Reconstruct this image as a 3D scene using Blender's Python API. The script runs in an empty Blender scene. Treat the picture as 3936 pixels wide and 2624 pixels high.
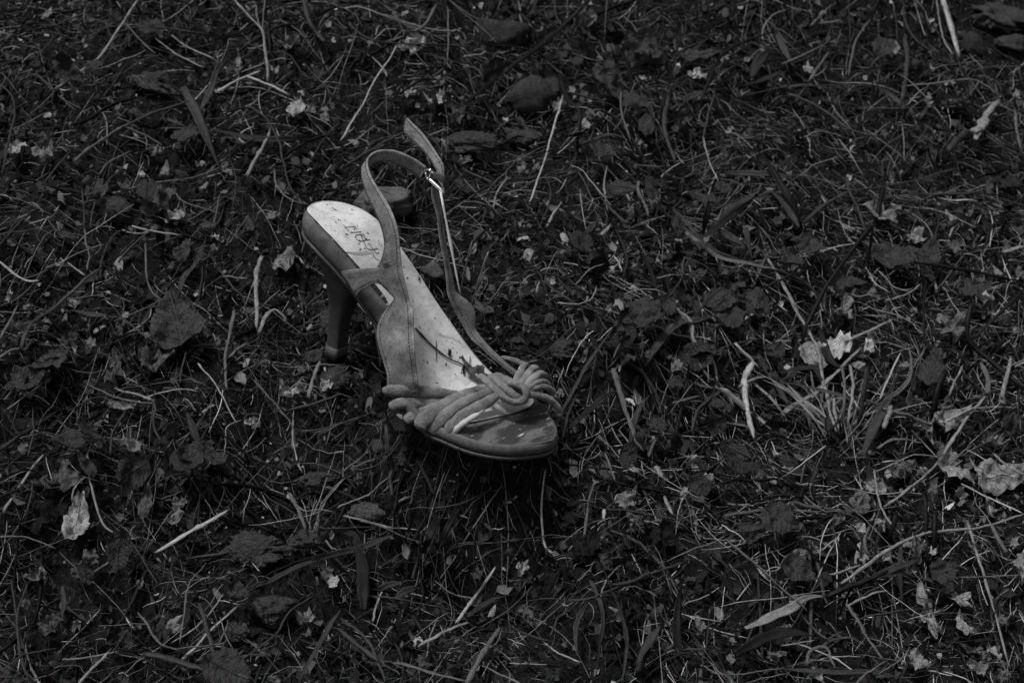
import bpy, math, random
import numpy as np
from mathutils import Vector
random.seed(7)
RNG = np.random.default_rng(11)
U = 0.01                                   # all builders work in centimetres
SC = bpy.context.scene
COL = SC.collection

# ------------------------------------------------------------------ camera
# pose recovered from the sandal itself (sandal frame: +X heel to toe, +Z up, centimetres)
W, H, FL = 3936, 2624, 50.0
AZ, EL, ROLL, U0, V0, S0 = 2.1800166, 0.4169681, 0.1220495, 1699.567, 1318.021, 63.552
ROT = math.pi / 2 - AZ                     # sandal frame -> world, camera looks along +Y
def rotz(p, a=ROT):
    p = np.asarray(p, float); c, s = math.cos(a), math.sin(a)
    return np.stack([p[..., 0] * c - p[..., 1] * s, p[..., 0] * s + p[..., 1] * c, p[..., 2]], -1)
FPX = FL / 36 * W
DIST = FPX / S0
FW = np.array([0, math.cos(EL), -math.sin(EL)])
_r = np.array([1.0, 0, 0]); _u = np.cross(_r, FW)
RT = math.cos(ROLL) * _r + math.sin(ROLL) * _u
UP = -math.sin(ROLL) * _r + math.cos(ROLL) * _u
CAM = rotz(np.array([11., 0, 4.])) - FW * DIST
cam = bpy.data.cameras.new('camera'); camo = bpy.data.objects.new('camera', cam); COL.objects.link(camo)
from mathutils import Matrix
camo.matrix_world = Matrix(((RT[0], UP[0], -FW[0], CAM[0] * U), (RT[1], UP[1], -FW[1], CAM[1] * U),
                            (RT[2], UP[2], -FW[2], CAM[2] * U), (0, 0, 0, 1)))
cam.lens = FL; cam.sensor_width = 36; cam.clip_start = 0.02; cam.clip_end = 200
cam.shift_x = -(U0 - W / 2) / W; cam.shift_y = (V0 - H / 2) / W
cam.dof.use_dof = True; cam.dof.focus_distance = (DIST - 6.0) * U; cam.dof.aperture_fstop = 16.0
SC.camera = camo

# ------------------------------------------------------------------ light: overcast, black-and-white photograph
SUN_EL, SUN_AZ = math.radians(67), math.radians(190)      # azimuth of the sun, measured from +X towards +Y
wd = bpy.data.worlds.new('World'); SC.world = wd; wd.use_nodes = True
nt = wd.node_tree; nt.nodes.clear()
sky = nt.nodes.new('ShaderNodeTexSky'); sky.sky_type = 'NISHITA'; sky.sun_disc = False
sky.sun_elevation = SUN_EL; sky.sun_rotation = math.pi / 2 - SUN_AZ; sky.dust_density = 4.0; sky.air_density = 1.5
bw = nt.nodes.new('ShaderNodeRGBToBW'); bg = nt.nodes.new('ShaderNodeBackground'); bg.inputs['Strength'].default_value = 0.05
wo = nt.nodes.new('ShaderNodeOutputWorld')
nt.links.new(sky.outputs[0], bw.inputs[0]); nt.links.new(bw.outputs[0], bg.inputs[0]); nt.links.new(bg.outputs[0], wo.inputs[0])
sl = bpy.data.lights.new('sun', 'SUN'); sl.energy = 1.5; sl.angle = math.radians(12); sl.color = (1, 1, 1)
so = bpy.data.objects.new('sun', sl); COL.objects.link(so)
sd = Vector((math.cos(SUN_EL) * math.cos(SUN_AZ), math.cos(SUN_EL) * math.sin(SUN_AZ), math.sin(SUN_EL)))
so.rotation_euler = sd.to_track_quat('Z', 'Y').to_euler(); so.location = sd * 3
vs = SC.view_settings; vs.view_transform = 'Standard'; vs.look = 'None'; vs.gamma = 1; vs.use_curve_mapping = False
vs.exposure = 0.78

# ------------------------------------------------------------------ noise, rays, ground
def _hash(ix, iy, seed):
    h = (ix * 374761393 + iy * 668265263 + seed * 1442695041) & 0xffffffff
    h = ((h ^ (h >> 13)) * 1274126177) & 0xffffffff
    return ((h ^ (h >> 16)) & 0xffff) / 65535.0
def vnoise(x, y, seed=0):
    x = np.asarray(x, float); y = np.asarray(y, float)
    ix = np.floor(x).astype(np.int64); iy = np.floor(y).astype(np.int64)
    fx = x - ix; fy = y - iy; fx = fx * fx * (3 - 2 * fx); fy = fy * fy * (3 - 2 * fy)
    a = _hash(ix, iy, seed); b = _hash(ix + 1, iy, seed); c = _hash(ix, iy + 1, seed); d = _hash(ix + 1, iy + 1, seed)
    return (a + (b - a) * fx + (c - a) * fy + (a - b - c + d) * fx * fy) * 2 - 1
def ray(u, v):
    d = FW * FPX + RT * (u - U0) - UP * (v - V0)
    return d / np.linalg.norm(d)
def project(P):
    q = np.asarray(P, float) - CAM
    dep = q @ FW
    return np.stack([U0 + FPX * (q @ RT) / dep, V0 - FPX * (q @ UP) / dep], -1)
HEEL_TIP = np.array([2.889, -0.052])
SHOE_L, SHOE_H = 20.1413, 9.79965
def prof(X):
    X = np.asarray(X, float)
    t = np.clip(X / (.69 * SHOE_L), 0, 1); s = np.clip((t - .12) / .88, 0, 1)
    g = .72 * (1 - s * s * (3 - 2 * s)) + .28 * (1 - t)
    return 1.0 + (SHOE_H - 1.0) * g + np.where(X > .72 * SHOE_L, .012 * (X - .72 * SHOE_L) ** 2, 0)
NEAR = [(0.0, -.15), (.12, -.9), (.6, -1.72), (1.5, -2.28), (2.6, -2.5), (3.5, -2.45), (4.5, -2.3), (5.8, -2.1), (7.2, -1.85),
        (8.3, -2.2), (9.2, -2.8), (10, -3.4), (10.8, -3.9), (11.6, -4.15), (12.5, -4.2), (13.5, -4.12), (14.7, -4.05), (16.2, -4.0),
        (17.5, -3.68), (18.7, -3.0), (19.6, -1.95), (20.0, -1.1)]
FAR = [(0.0, .15), (.3, 1.0), (.95, 1.85), (1.8, 2.32), (2.7, 2.58), (3.5, 2.72), (5.1, 2.95), (7.1, 3.2), (8.1, 3.3), (9.6, 3.55),
       (11, 3.72), (13.5, 3.95), (15.3, 3.85), (16.7, 3.38), (18.0, 2.3), (18.95, 1.4), (19.65, .45), (20.0, -.35)]
_nx = np.array(NEAR); _fx = np.array(FAR)
def shoe_bounds(X):
    return np.interp(X, _nx[:, 0], _nx[:, 1]), np.interp(X, _fx[:, 0], _fx[:, 1])
SLOPE = math.tan(math.radians(24))
_ht = rotz(np.array([HEEL_TIP[0], HEEL_TIP[1], 0]))
def to_shoe(x, y):
    c, s = math.cos(-ROT), math.sin(-ROT)
    return x * c - y * s, x * s + y * c
def ground(x, y, fine=True):
    x = np.asarray(x, float); y = np.asarray(y, float)
    yr = y - _ht[1]
    z = SLOPE * np.clip(yr, -140, 260) - 0.75
    far = np.clip((np.hypot(x, y - 5) - 80) / 200, 0, 1)
    z = z + vnoise(x / 17, y / 15, 1) * 1.8 + vnoise(x / 6.3, y / 5.7, 2) * 1.35 + vnoise(x / 3.4, y / 3.1, 8) * .4 + far * 12 * vnoise(x / 120, y / 110, 5)
    if fine:
        z = z + vnoise(x / 2.3, y / 2.1, 3) * .34 + vnoise(x / 1.0, y / .9, 4) * .26 + vnoise(x / .47, y / .45, 6) * .15 + vnoise(x / .25, y / .24, 9) * .06
    X, Y = to_shoe(x, y)
    # heel stands on firm soil
    dh = np.hypot(X - HEEL_TIP[0], Y - HEEL_TIP[1]); k = np.exp(-(dh / 1.6) ** 2)
    z = z * (1 - k) + k * (-0.03)
    # small terrace of soil that carries the ball of the foot
    e = np.hypot((X - 13.2) / 3.0, (Y - .6) / 2.3); d = np.maximum(e - 1, 0) * 2.4
    z = np.maximum(z, np.where(d < 9, -.02 - .55 * d - .18 * d * d, -99))
    # hollow below the toe
    z = z - 2.6 * np.exp(-((X - 19.0) / 4.5) ** 2 - ((Y + 5.2) / 3.0) ** 2)
    # nothing rises into the sole
    nb, fb = shoe_bounds(X)
    inside = (X > -.6) & (X < 20.6) & (Y > nb - .5) & (Y < fb + .5)
    low = np.where(dh < 1.2, -.02, np.minimum(prof(X) - 1.75, 60))
    low = np.where((X > 9.5), -.02, low)
    return np.where(inside, np.minimum(z, low), z)
def pg(u, v, lift=0.0):
    """point where the line of sight through pixel (u, v) meets the litter, lift cm above the soil"""
    d = ray(u, v); n = np.array([0, -SLOPE, 1.0])
    p0 = np.array([0, _ht[1], -0.75 + lift]); t = ((p0 - CAM) @ n) / (d @ n)
    for _ in range(6):
        P = CAM + d * t
        t -= (P[2] - (float(ground(P[0], P[1], False)) + lift)) / (d @ n)
    return CAM + d * t
def on_y(u, v, Y):
    """sandal-frame point on the line of sight where the lateral coordinate is Y"""
    C = rotz(CAM, -ROT); d = rotz(ray(u, v), -ROT)
    return C + d * ((Y - C[1]) / d[1])
def on_insole(u, v, dz=0.0):
    C = rotz(CAM, -ROT); d = rotz(ray(u, v), -ROT)
    t = np.linspace(DIST - 40, DIST + 40, 6001); P = C + t[:, None] * d
    g = P[:, 2] - prof(P[:, 0]) - dz; i = np.where((g[:-1] > 0) & (g[1:] <= 0))[0]
    return P[i[0]] if len(i) else P[3000]
def hits_shoe(Pw, pad=.35):
    """True for world points (cm) that would poke into the sandal"""
    X, Y = to_shoe(Pw[..., 0], Pw[..., 1]); nb, fb = shoe_bounds(X)
    z = Pw[..., 2]
    sole = (X > -pad) & (X < 20.2 + pad) & (Y > nb - pad) & (Y < fb + pad) & (z > np.where(X > 9.5, -.05, prof(X) - 2.0))
    heel = (np.hypot(X - 2.9, Y) < 1.0 + pad) & (z > -.02)
    heel2 = (np.abs(X - 2.4) < 2.6) & (np.abs(Y) < 2.2) & (z > 4.5)
    return sole | heel | heel2

# ------------------------------------------------------------------ mesh helpers
def link(name, verts, faces, mat=None, parent=None, smooth=True, uv=None, tone=None):
    me = bpy.data.meshes.new(name)
    v = np.asarray(verts, np.float32) * U
    if isinstance(faces, np.ndarray):
        n, k = faces.shape
        me.vertices.add(len(v)); me.vertices.foreach_set('co', v.ravel())
        me.loops.add(n * k); me.loops.foreach_set('vertex_index', faces.astype(np.int32).ravel())
        me.polygons.add(n); me.polygons.foreach_set('loop_start', np.arange(0, n * k, k, dtype=np.int32))
        me.polygons.foreach_set('loop_total', np.full(n, k, np.int32)); me.update(calc_edges=True); me.validate()
    else:
        me.from_pydata([tuple(map(float, q)) for q in v], [], faces); me.update()
    if smooth: me.polygons.foreach_set('use_smooth', np.ones(len(me.polygons), bool))
    if uv is not None:
        at = me.attributes.new('leafuv', 'FLOAT_VECTOR', 'POINT')
        at.data.foreach_set('vector', np.asarray(uv, np.float32).ravel())
    if tone is not None:
        at = me.attributes.new('tone', 'FLOAT', 'POINT'); at.data.foreach_set('value', np.asarray(tone, np.float32).ravel())
    if mat: me.materials.append(mat)
    o = bpy.data.objects.new(name, me); COL.objects.link(o)
    if parent: o.parent = parent
    return o
def tag(o, label, cat, group=None, kind=None):
    if label: o['label'] = label
    if cat: o['category'] = cat
    if group: o['group'] = group
    if kind: o['kind'] = kind
    return o
def catmull(P, n=6, closed=False):
    P = np.asarray(P, float); m = len(P)
    if closed: A = np.vstack([P[-1:], P, P[:2]]); segs = m
    else: A = np.vstack([2 * P[:1] - P[1:2], P, 2 * P[-1:] - P[-2:-1]]); segs = m - 1
    out = []
    for i in range(segs):
        p0, p1, p2, p3 = A[i:i + 4]
        for t in np.arange(n) / n:
            out.append(.5 * (2 * p1 + (p2 - p0) * t + (2 * p0 - 5 * p1 + 4 * p2 - p3) * t ** 2 + (3 * p1 - p0 - 3 * p2 + p3) * t ** 3))
    if not closed: out.append(P[-1])
    return np.array(out)
def tube(P, R, sides=8, cap=True, flat=1.0, flatdir=None):
    """tube along P with radius R (scalar or array); returns verts, faces"""
    P = np.asarray(P, float); n = len(P); R = np.broadcast_to(np.asarray(R, float), (n,))
    T = np.gradient(P, axis=0); T /= np.linalg.norm(T, axis=1)[:, None] + 1e-9
    ref = np.array([0, 0, 1.]) if abs(T[0] @ np.array([0, 0, 1.])) < .9 else np.array([1., 0, 0])
    if flatdir is not None: ref = np.asarray(flatdir, float)
    nx = np.cross(T[0], ref); nx /= np.linalg.norm(nx) + 1e-9
    V = []
    for i in range(n):
        nx = nx - T[i] * (nx @ T[i]); nx /= np.linalg.norm(nx) + 1e-9
        ny = np.cross(nx, T[i])
        for k in range(sides):
            a = 2 * math.pi * k / sides
            V.append(P[i] + R[i] * (nx * math.cos(a) + ny * math.sin(a) * flat))
    F = [(i * sides + k, i * sides + (k + 1) % sides, (i + 1) * sides + (k + 1) % sides, (i + 1) * sides + k) for i in range(n - 1) for k in range(sides)]
    if cap:
        V.append(P[0]); V.append(P[-1]); a, b = len(V) - 2, len(V) - 1
        F += [(a, (k + 1) % sides, k) for k in range(sides)]
        F += [(b, (n - 1) * sides + k, (n - 1) * sides + (k + 1) % sides) for k in range(sides)]
    return V, F
def join(parts):
    V, F = [], []
    for v, f in parts:
        o = len(V); V += [np.asarray(q) for q in v]; F += [tuple(i + o for i in q) for q in f]
    return V, F

# ------------------------------------------------------------------ materials (all neutral: the photograph is black and white)
class M:
    def __init__(s, name, rough=.7, spec=.3):
        s.m = bpy.data.materials.new(name); s.m.use_nodes = True; s.t = s.m.node_tree; s.b = s.t.nodes['Principled BSDF']
        s.b.inputs['Roughness'].default_value = rough; s.b.inputs['Specular IOR Level'].default_value = spec
        s.tc = s.t.nodes.new('ShaderNodeTexCoord')
    def n(s, kind, **kw):
        x = s.t.nodes.new('ShaderNode' + kind)
        for k, v in kw.items():
            if k in x.inputs: x.inputs[k].default_value = v
            else: setattr(x, k, v)
        return x
    def l(s, a, b): s.t.links.new(a, b)
    def noise(s, scale, detail=4, rough=.6, vec=None, stretch=None):
        x = s.n('TexNoise', Scale=scale, Detail=detail, Roughness=rough)
        v = vec or s.tc.outputs['Object']
        if stretch:
            mp = s.n('Mapping'); mp.inputs['Scale'].default_value = stretch; s.l(v, mp.inputs[0]); v = mp.outputs[0]
        s.l(v, x.inputs['Vector']); return x.outputs['Fac']
    def ramp(s, f, stops):
        r = s.n('ValToRGB'); e = r.color_ramp.elements
        while len(e) < len(stops): e.new(.5)
        for q, (p, c) in zip(e, stops): q.position = p; q.color = (c, c, c, 1)
        s.l(f, r.inputs[0]); return r.outputs[0]
    def math(s, op, a, b=None):
        x = s.n('Math', operation=op)
        for i, q in enumerate((a, b)):
            if q is None: continue
            if isinstance(q, (int, float)): x.inputs[i].default_value = q
            else: s.l(q, x.inputs[i])
        return x.outputs[0]
    def mix(s, f, a, b):
        x = s.n('Mix', data_type='RGBA')
        for i, q in ((0, f), (6, a), (7, b)):
            if isinstance(q, (int, float)): x.inputs[i].default_value = q if i == 0 else (q, q, q, 1)
            else: s.l(q, x.inputs[i])
        return x.outputs[2]
    def color(s, c):
        if isinstance(c, (int, float)): s.b.inputs['Base Color'].default_value = (c, c, c, 1)
        else: s.l(c, s.b.inputs['Base Color'])
    def bump(s, h, dist=.0005, strength=.6):
        x = s.n('Bump', Strength=strength, Distance=dist); s.l(h, x.inputs['Height']); s.l(x.outputs[0], s.b.inputs['Normal'])
MAT = {}
# suede
def suede(name, c, lo=.62, hi=1.35):
    m = M(name, .95, .08); f = m.noise(1150, 5, .9); g = m.noise(95, 7, .72); h = m.noise(520, 4, .75)
    v = m.math('MULTIPLY', m.ramp(f, [(.32, c * lo * .85), (.68, c * hi * 1.08)]), m.math('MULTIPLY', m.ramp(g, [(.32, .4), (.64, 1.26)]), m.ramp(m.noise(32, 4, .6), [(.38, .75), (.6, 1.08)])))
    sp = m.ramp(m.noise(620, 3, .6), [(.62, 1), (.68, .35)])
    m.color(m.math('MULTIPLY', v, sp)); m.bump(m.math('ADD', f, m.math('MULTIPLY', h, 1.0)), .0011, .9)
    m.b.inputs['Sheen Weight'].default_value = .12; m.b.inputs['Sheen Roughness'].default_value = .5
    return m.m
MAT['suede'] = suede('grey_suede', .255)
MAT['suede_edge'] = suede('suede_cut_edge', .34)
MAT['tail'] = suede('strap_backing', .42, .5, 1.5)
m = M('pale_insole_lining', .55, .35)
a = m.noise(90, 5, .6); b = m.noise(2600, 2, .4)
c0 = m.math('MULTIPLY', m.ramp(a, [(.3, .45), (.62, .66)]), m.ramp(m.noise(26, 5, .65), [(.36, .74), (.58, 1.02)]))
v1 = m.n('TexVoronoi', Scale=330); m.l(m.tc.outputs['Object'], v1.inputs['Vector'])
specks = m.math('MULTIPLY', m.ramp(v1.outputs['Distance'], [(.05, 1), (.14, 0)]), m.ramp(m.noise(140, 2, .5), [(.5, 0), (.6, 1)]))
smear = m.ramp(m.noise(420, 3, .6, stretch=(1, .45, 1)), [(.55, 0), (.74, .6)])
m.color(m.mix(specks, m.mix(smear, c0, .25), .06)); m.bump(b, .0003, .25); MAT['sock'] = m.m
m = M('dark_footbed_leather', .6, .35)
s1 = m.noise(42, 6, .65, stretch=(1.9, .6, 1)); s2 = m.noise(900, 4, .7, stretch=(1, .4, 1)); s3 = m.noise(110, 4, .6, stretch=(2.2, .5, 1))
base = m.mix(m.ramp(s1, [(.47, 0), (.56, 1)]), .03, .11)
base = m.mix(m.ramp(s3, [(.62, 0), (.64, 1)]), base, .4)
m.color(m.math('MULTIPLY', base, m.ramp(s2, [(.25, .65), (.75, 1.3)]))); m.bump(s2, .0004, .5); MAT['footbed'] = m.m
m = M('dark_worn_rand', .72, .3); s2 = m.noise(1300, 4, .7); s1 = m.noise(120, 4, .6)
m.color(m.math('MULTIPLY', m.ramp(s1, [(.35, .06), (.7, .12)]), m.ramp(s2, [(.25, .6), (.75, 1.4)]))); m.bump(s2, .0004, .5); MAT['rand'] = m.m
m = M('suede_heel_cover', .75, .3); s2 = m.noise(1500, 4, .7); s1 = m.noise(100, 5, .6)
m.color(m.math('MULTIPLY', m.ramp(s1, [(.3, .035), (.7, .08)]), m.ramp(s2, [(.25, .7), (.75, 1.3)]))); m.bump(s2, .0004, .4); MAT['heel'] = m.m
m = M('outsole_rubber', .5, .4); m.color(m.ramp(m.noise(400, 4, .6), [(.3, .02), (.7, .055)])); MAT['outsole'] = m.m
m = M('heel_cap_plastic', .45, .45); m.color(m.ramp(m.noise(220, 4, .6), [(.3, .07), (.7, .13)])); MAT['cap'] = m.m
m = M('black_rubber', .7, .3); m.color(.008); MAT['black'] = m.m
m = M('brushed_buckle_metal', .22, .5); m.color(.75); m.b.inputs['Metallic'].default_value = 1.0
m.l(m.ramp(m.noise(700, 3, .6), [(.35, .15), (.7, .45)]), m.b.inputs['Roughness']); MAT['metal'] = m.m
m = M('bleached_straw', .3, .5); m.color(m.ramp(m.noise(300, 3, .5), [(.3, .8), (.36, .93)])); MAT['bleach'] = m.m
m = M('dark_thread', .8, .2); m.color(.012); MAT['thread'] = m.m
m = M('stamped_ink', .8, .2); m.color(m.ramp(m.noise(900, 2, .5), [(.3, .05), (.7, .17)])); MAT['ink'] = m.m
m = M('frayed_cord_core', .9, .2); w = m.noise(1600, 3, .7); m.color(m.ramp(w, [(.3, .35), (.7, .62)])); m.bump(w, .0006, .8); MAT['core'] = m.m
# litter
def tonemat(name, rough, spec, streak=None, obj=True):
    m = M(name, rough, spec)
    if obj:
        oi = m.n('ObjectInfo'); bwn = m.n('RGBToBW'); m.l(oi.outputs['Color'], bwn.inputs[0]); t = bwn.outputs[0]; rnd = oi.outputs['Random']
    else:
        at = m.n('Attribute', attribute_name='tone'); t = at.outputs['Fac']; rnd = None
    return m, t, rnd
m, t, r = tonemat('dry_stem_fibre', .5, .12)
uvn = m.n('Attribute', attribute_name='leafuv')
w = m.noise(1.0, 4, .7, vec=uvn.outputs['Vector'], stretch=(2.5, 22, 22)); g = m.noise(160, 4, .6); n3 = m.noise(900, 3, .6)
m.color(m.math('MULTIPLY', t, m.math('MULTIPLY', m.ramp(w, [(.3, .25), (.68, 1.5)]), m.math('MULTIPLY', m.ramp(g, [(.3, .6), (.65, 1.1)]), m.ramp(n3, [(.3, .8), (.7, 1.15)])))))
m.bump(w, .0004, .5); MAT['stem'] = m.m
m, t, r = tonemat('dry_leaf_blade', .55, .08)
uvn = m.n('Attribute', attribute_name='leafuv'); sx = m.n('SeparateXYZ'); m.l(uvn.outputs['Vector'], sx.inputs[0])
av = m.math('ABSOLUTE', sx.outputs[1])
side = m.math('FRACT', m.math('MULTIPLY', m.math('SUBTRACT', sx.outputs[0], m.math('MULTIPLY', av, .75)), 4.2))
vein = m.math('MAXIMUM', m.ramp(m.math('ABSOLUTE', m.math('SUBTRACT', side, .5)), [(.02, .8), (.09, 0)]), m.ramp(av, [(.015, 1), (.05, 0)]))
g = m.noise(120, 5, .65); g2 = m.noise(620, 4, .7)
blot = m.math('MULTIPLY', m.ramp(m.noise(75, 4, .65), [(.5, 1), (.66, .3)]), m.ramp(m.noise(330, 3, .6), [(.56, 1), (.64, .4)]))
col = m.math('MULTIPLY', m.math('MULTIPLY', t, m.ramp(g, [(.28, .4), (.7, 1.4)])), m.math('MULTIPLY', m.ramp(g2, [(.3, .6), (.7, 1.3)]), blot))
m.color(m.math('MULTIPLY', col, m.math('ADD', 1.0, m.math('MULTIPLY', vein, .35))))
m.bump(m.math('ADD', m.math('MULTIPLY', vein, 1.0), m.math('ADD', g2, g)), .0016, .8); MAT['leaf'] = m.m
gl = MAT['leaf'].copy(); gl.name = 'living_leaf_blade'; gb = gl.node_tree.nodes['Principled BSDF']; gb.inputs['Roughness'].default_value = .42; gb.inputs['Specular IOR Level'].default_value = .3; MAT['green'] = gl
m, t, r = tonemat('litter_bits', .6, .04, obj=False)
g2 = m.noise(700, 3, .7); m.color(m.math('MULTIPLY', t, m.ramp(g2, [(.3, .55), (.7, 1.35)]))); m.bump(g2, .0004, .5); MAT['bits'] = m.m
m = M('dry_soil_clod', .95, .0); g = m.noise(120, 6, .75); g2 = m.noise(700, 5, .8)
m.color(m.math('MULTIPLY', m.ramp(g, [(.3, .055), (.7, .14)]), m.ramp(g2, [(.32, .35), (.68, 1.5)]))); m.bump(m.math('ADD', g2, g), .004, 1.0); MAT['clod'] = m.m
m = M('damp_soil', .95, .0); g = m.noise(45, 6, .7); g2 = m.noise(420, 6, .75)
m.color(m.math('MULTIPLY', m.ramp(g, [(.3, .007), (.7, .024)]), m.ramp(g2, [(.34, .25), (.7, 1.9)]))); m.bump(m.math('ADD', g2, m.math('MULTIPLY', g, .5)), .003, .9); MAT['soil'] = m.m
m, t, r = tonemat('weathered_stone', .85, .05); g = m.noise(70, 6, .7); g2 = m.noise(500, 5, .75)
m.color(m.math('MULTIPLY', t, m.math('MULTIPLY', m.ramp(g, [(.3, .5), (.7, 1.25)]), m.ramp(g2, [(.32, .45), (.6, 1.15)])))); m.bump(m.math('ADD', g2, g), .005, 1.0); MAT['stone'] = m.m

# ------------------------------------------------------------------ the ground: one sheet, fine where the camera looks, out to the horizon
def axis(c, half, step, far):
    a = np.arange(-half, half + step, step); out = []; d = step; p = half
    while p < far: d *= 1.25; p += d; out.append(p)
    out = np.array(out); return np.concatenate([c - out[::-1] , c + a, c + out]) if True else a
gx = axis(4.0, 56, .25, 6000); gy = axis(16.0, 54, .25, 6000)
GX, GY = np.meshgrid(gx, gy); GZ = ground(GX, GY)
nx_, ny_ = len(gx), len(gy); idx = np.arange(nx_ * ny_).reshape(ny_, nx_)
gf = np.stack([idx[:-1, :-1], idx[:-1, 1:], idx[1:, 1:], idx[1:, :-1]], -1).reshape(-1, 4)
go = link('ground', np.stack([GX.ravel(), GY.ravel(), GZ.ravel()], -1), gf, MAT['soil']); tag(go, None, None, kind='structure')

#@@SANDAL
# ------------------------------------------------------------------ the sandal
root = bpy.data.objects.new('sandal', None); COL.objects.link(root); root.rotation_euler = (0, 0, ROT)
tag(root, 'grey suede high heeled strappy sandal with pale insole standing on the leaf litter', 'sandal')
def part(name, VF, mat, parent=root, smooth=True, uv=None): return link(name, VF[0], VF[1], MAT[mat], parent, smooth, uv)
def resample(P, n):
    P = np.asarray(P); d = np.r_[0, np.cumsum(np.linalg.norm(np.diff(P, axis=0), axis=1))]
    s = np.linspace(0, d[-1], n); return np.stack([np.interp(s, d, P[:, k]) for k in range(P.shape[1])], -1)
def halves(near, far, n):
    loop = catmull(np.array(list(near) + list(far)[::-1]), 10, closed=True)
    k = 10 * (len(near) - 1) + 5                       # toe apex lies between the two lists
    a = np.vstack([loop[-5:], loop[:k + 1]]); b = np.vstack([loop[k:][::-1], ])
    b = np.vstack([loop[k:len(loop) - 4][::-1]])
    return resample(a, n), resample(b, n)
NS = 90
def sheet(near, far, dz, n=NS, across=12, cup=0.0):
    a, b = halves(near, far, n); V = []
    for i in range(n):
        for j in range(across + 1):
            t = j / across; x, y = a[i] * (1 - t) + b[i] * t
            V.append((x, y, prof(x) + dz + cup * (2 * t - 1) ** 4))
    w = across + 1
    F = [(i * w + j, (i + 1) * w + j, (i + 1) * w + j + 1, i * w + j + 1) for i in range(n - 1) for j in range(across)]
    return V, F
def wall(near, far, rings, n=NS):
    """skirt round the outline: rings of (outset, z below insole as function of X)"""
    a, b = halves(near, far, n); loop = np.vstack([a, b[::-1][1:-1]]); m_ = len(loop)
    T = np.roll(loop, -1, 0) - np.roll(loop, 1, 0); T /= np.linalg.norm(T, axis=1)[:, None] + 1e-9
    N = np.stack([T[:, 1], -T[:, 0]], -1); V = []
    for o, zf in rings:
        for i in range(m_):
            p = loop[i] + N[i] * o(loop[i][0]) if callable(o) else loop[i] + N[i] * o
            V.append((p[0], p[1], prof(loop[i][0]) - zf(loop[i][0])))
    F = [(r * m_ + i, r * m_ + (i + 1) % m_, (r + 1) * m_ + (i + 1) % m_, (r + 1) * m_ + i) for r in range(len(rings) - 1) for i in range(m_)]
    return V, F, m_
def TH(x): return float(np.interp(x, [0, 4, 8, 10.5, 12.5, 14, 20], [1.3, 1.35, 1.3, 1.0, .78, .72, .72]))
def inset(pts, d): return [(x, y) for x, y in pts]
RIM = lambda x: float(np.interp(x, [0, 4, 6, 8, 10, 14, 20], [-.32, -.36, -.55, -.6, -.35, -.22, -.22]))
# board wrapped in leather: top + rolled edge + side
rings = [(RIM, lambda x: 0.03), (lambda x: RIM(x) * .55, lambda x: .02 + .05 * TH(x)), (lambda x: RIM(x) * .15, lambda x: .22 * TH(x)),
         (0.02, lambda x: .5 * TH(x)), (0.0, lambda x: .8 * TH(x)), (-.12, lambda x: TH(x)), (-.5, lambda x: TH(x) + .02)]
V, F, m_ = wall(NEAR, FAR, rings)
part('side_rand', (V, F), 'rand')['label'] = 'dark worn leather wrap along the sole edge'
tin = [(x, y) for x, y in NEAR]
a, b = halves(NEAR, FAR, NS)
def shrink(c, other, d): 
    out = []
    for i in range(len(c)):
        v = other[i] - c[i]; L = np.linalg.norm(v) + 1e-6; k = min(abs(d(c[i][0])), L * .48); out.append(c[i] + v / L * k)
    return np.array(out)
a2, b2 = shrink(a, b, lambda x: RIM(x) * .9), shrink(b, a, lambda x: RIM(x) * .9)
V = []; ac = 10
for i in range(NS):
    for j in range(ac + 1):
        t = j / ac; x, y = a2[i] * (1 - t) + b2[i] * t; V.append((x, y, prof(x) - .035))
F = [(i * (ac + 1) + j, (i + 1) * (ac + 1) + j, (i + 1) * (ac + 1) + j + 1, i * (ac + 1) + j + 1) for i in range(NS - 1) for j in range(ac)]
part('footbed', (V, F), 'footbed')['label'] = 'worn dark toe pad with scuffed pale patches'
# pale lining
SN = [(.22, -.3), (.5, -1.2), (1.06, -1.72), (2.57, -2.13), (3.35, -2.11), (4.24, -2.0), (5.43, -1.66), (6.37, -1.25), (7.3, -1.05), (8.5, -1.35), (10, -2.3), (11.5, -2.95), (13, -3.0), (14.4, -2.85), (15.15, -2.4), (15.65, -1.06)]
SF = [(.25, .3), (.52, .95), (1.05, 1.6), (1.81, 2.0), (2.7, 2.28), (3.5, 2.43), (5.1, 2.6), (6.65, 2.76), (8.1, 2.9), (9.63, 3.15), (11, 3.3), (13, 3.5), (14.8, 3.55), (16.0, 3.2), (16.42, 2.3), (16.35, 1.2), (16.1, .3)]
V, F = sheet(SN, SF, .025, cup=.06)
insole = part('insole', (V, F), 'sock'); insole['label'] = 'pale speckled insole lining stamped with dark letters'
# outsole
rings = [(-.9, lambda x: TH(x) + .02), (-.03, lambda x: TH(x) + .03), (.02, lambda x: TH(x) + .08), (.02, lambda x: TH(x) + .22), (-.03, lambda x: TH(x) + .26), (-.9, lambda x: TH(x) + .27)]
V, F, m_ = wall(NEAR, FAR, rings)
part('outsole', (V, F), 'outsole')
a3, b3 = shrink(a, b, lambda x: .85), shrink(b, a, lambda x: .85); V = []
for i in range(NS):
    for j in range(5):
        t = j / 4; x, y = a3[i] * (1 - t) + b3[i] * t; V.append((x, y, prof(x) - TH(x) - .265))
part('sole_underside', (V, [(i * 5 + j, i * 5 + j + 1, (i + 1) * 5 + j + 1, (i + 1) * 5 + j) for i in range(NS - 1) for j in range(4)]), 'outsole')
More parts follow.
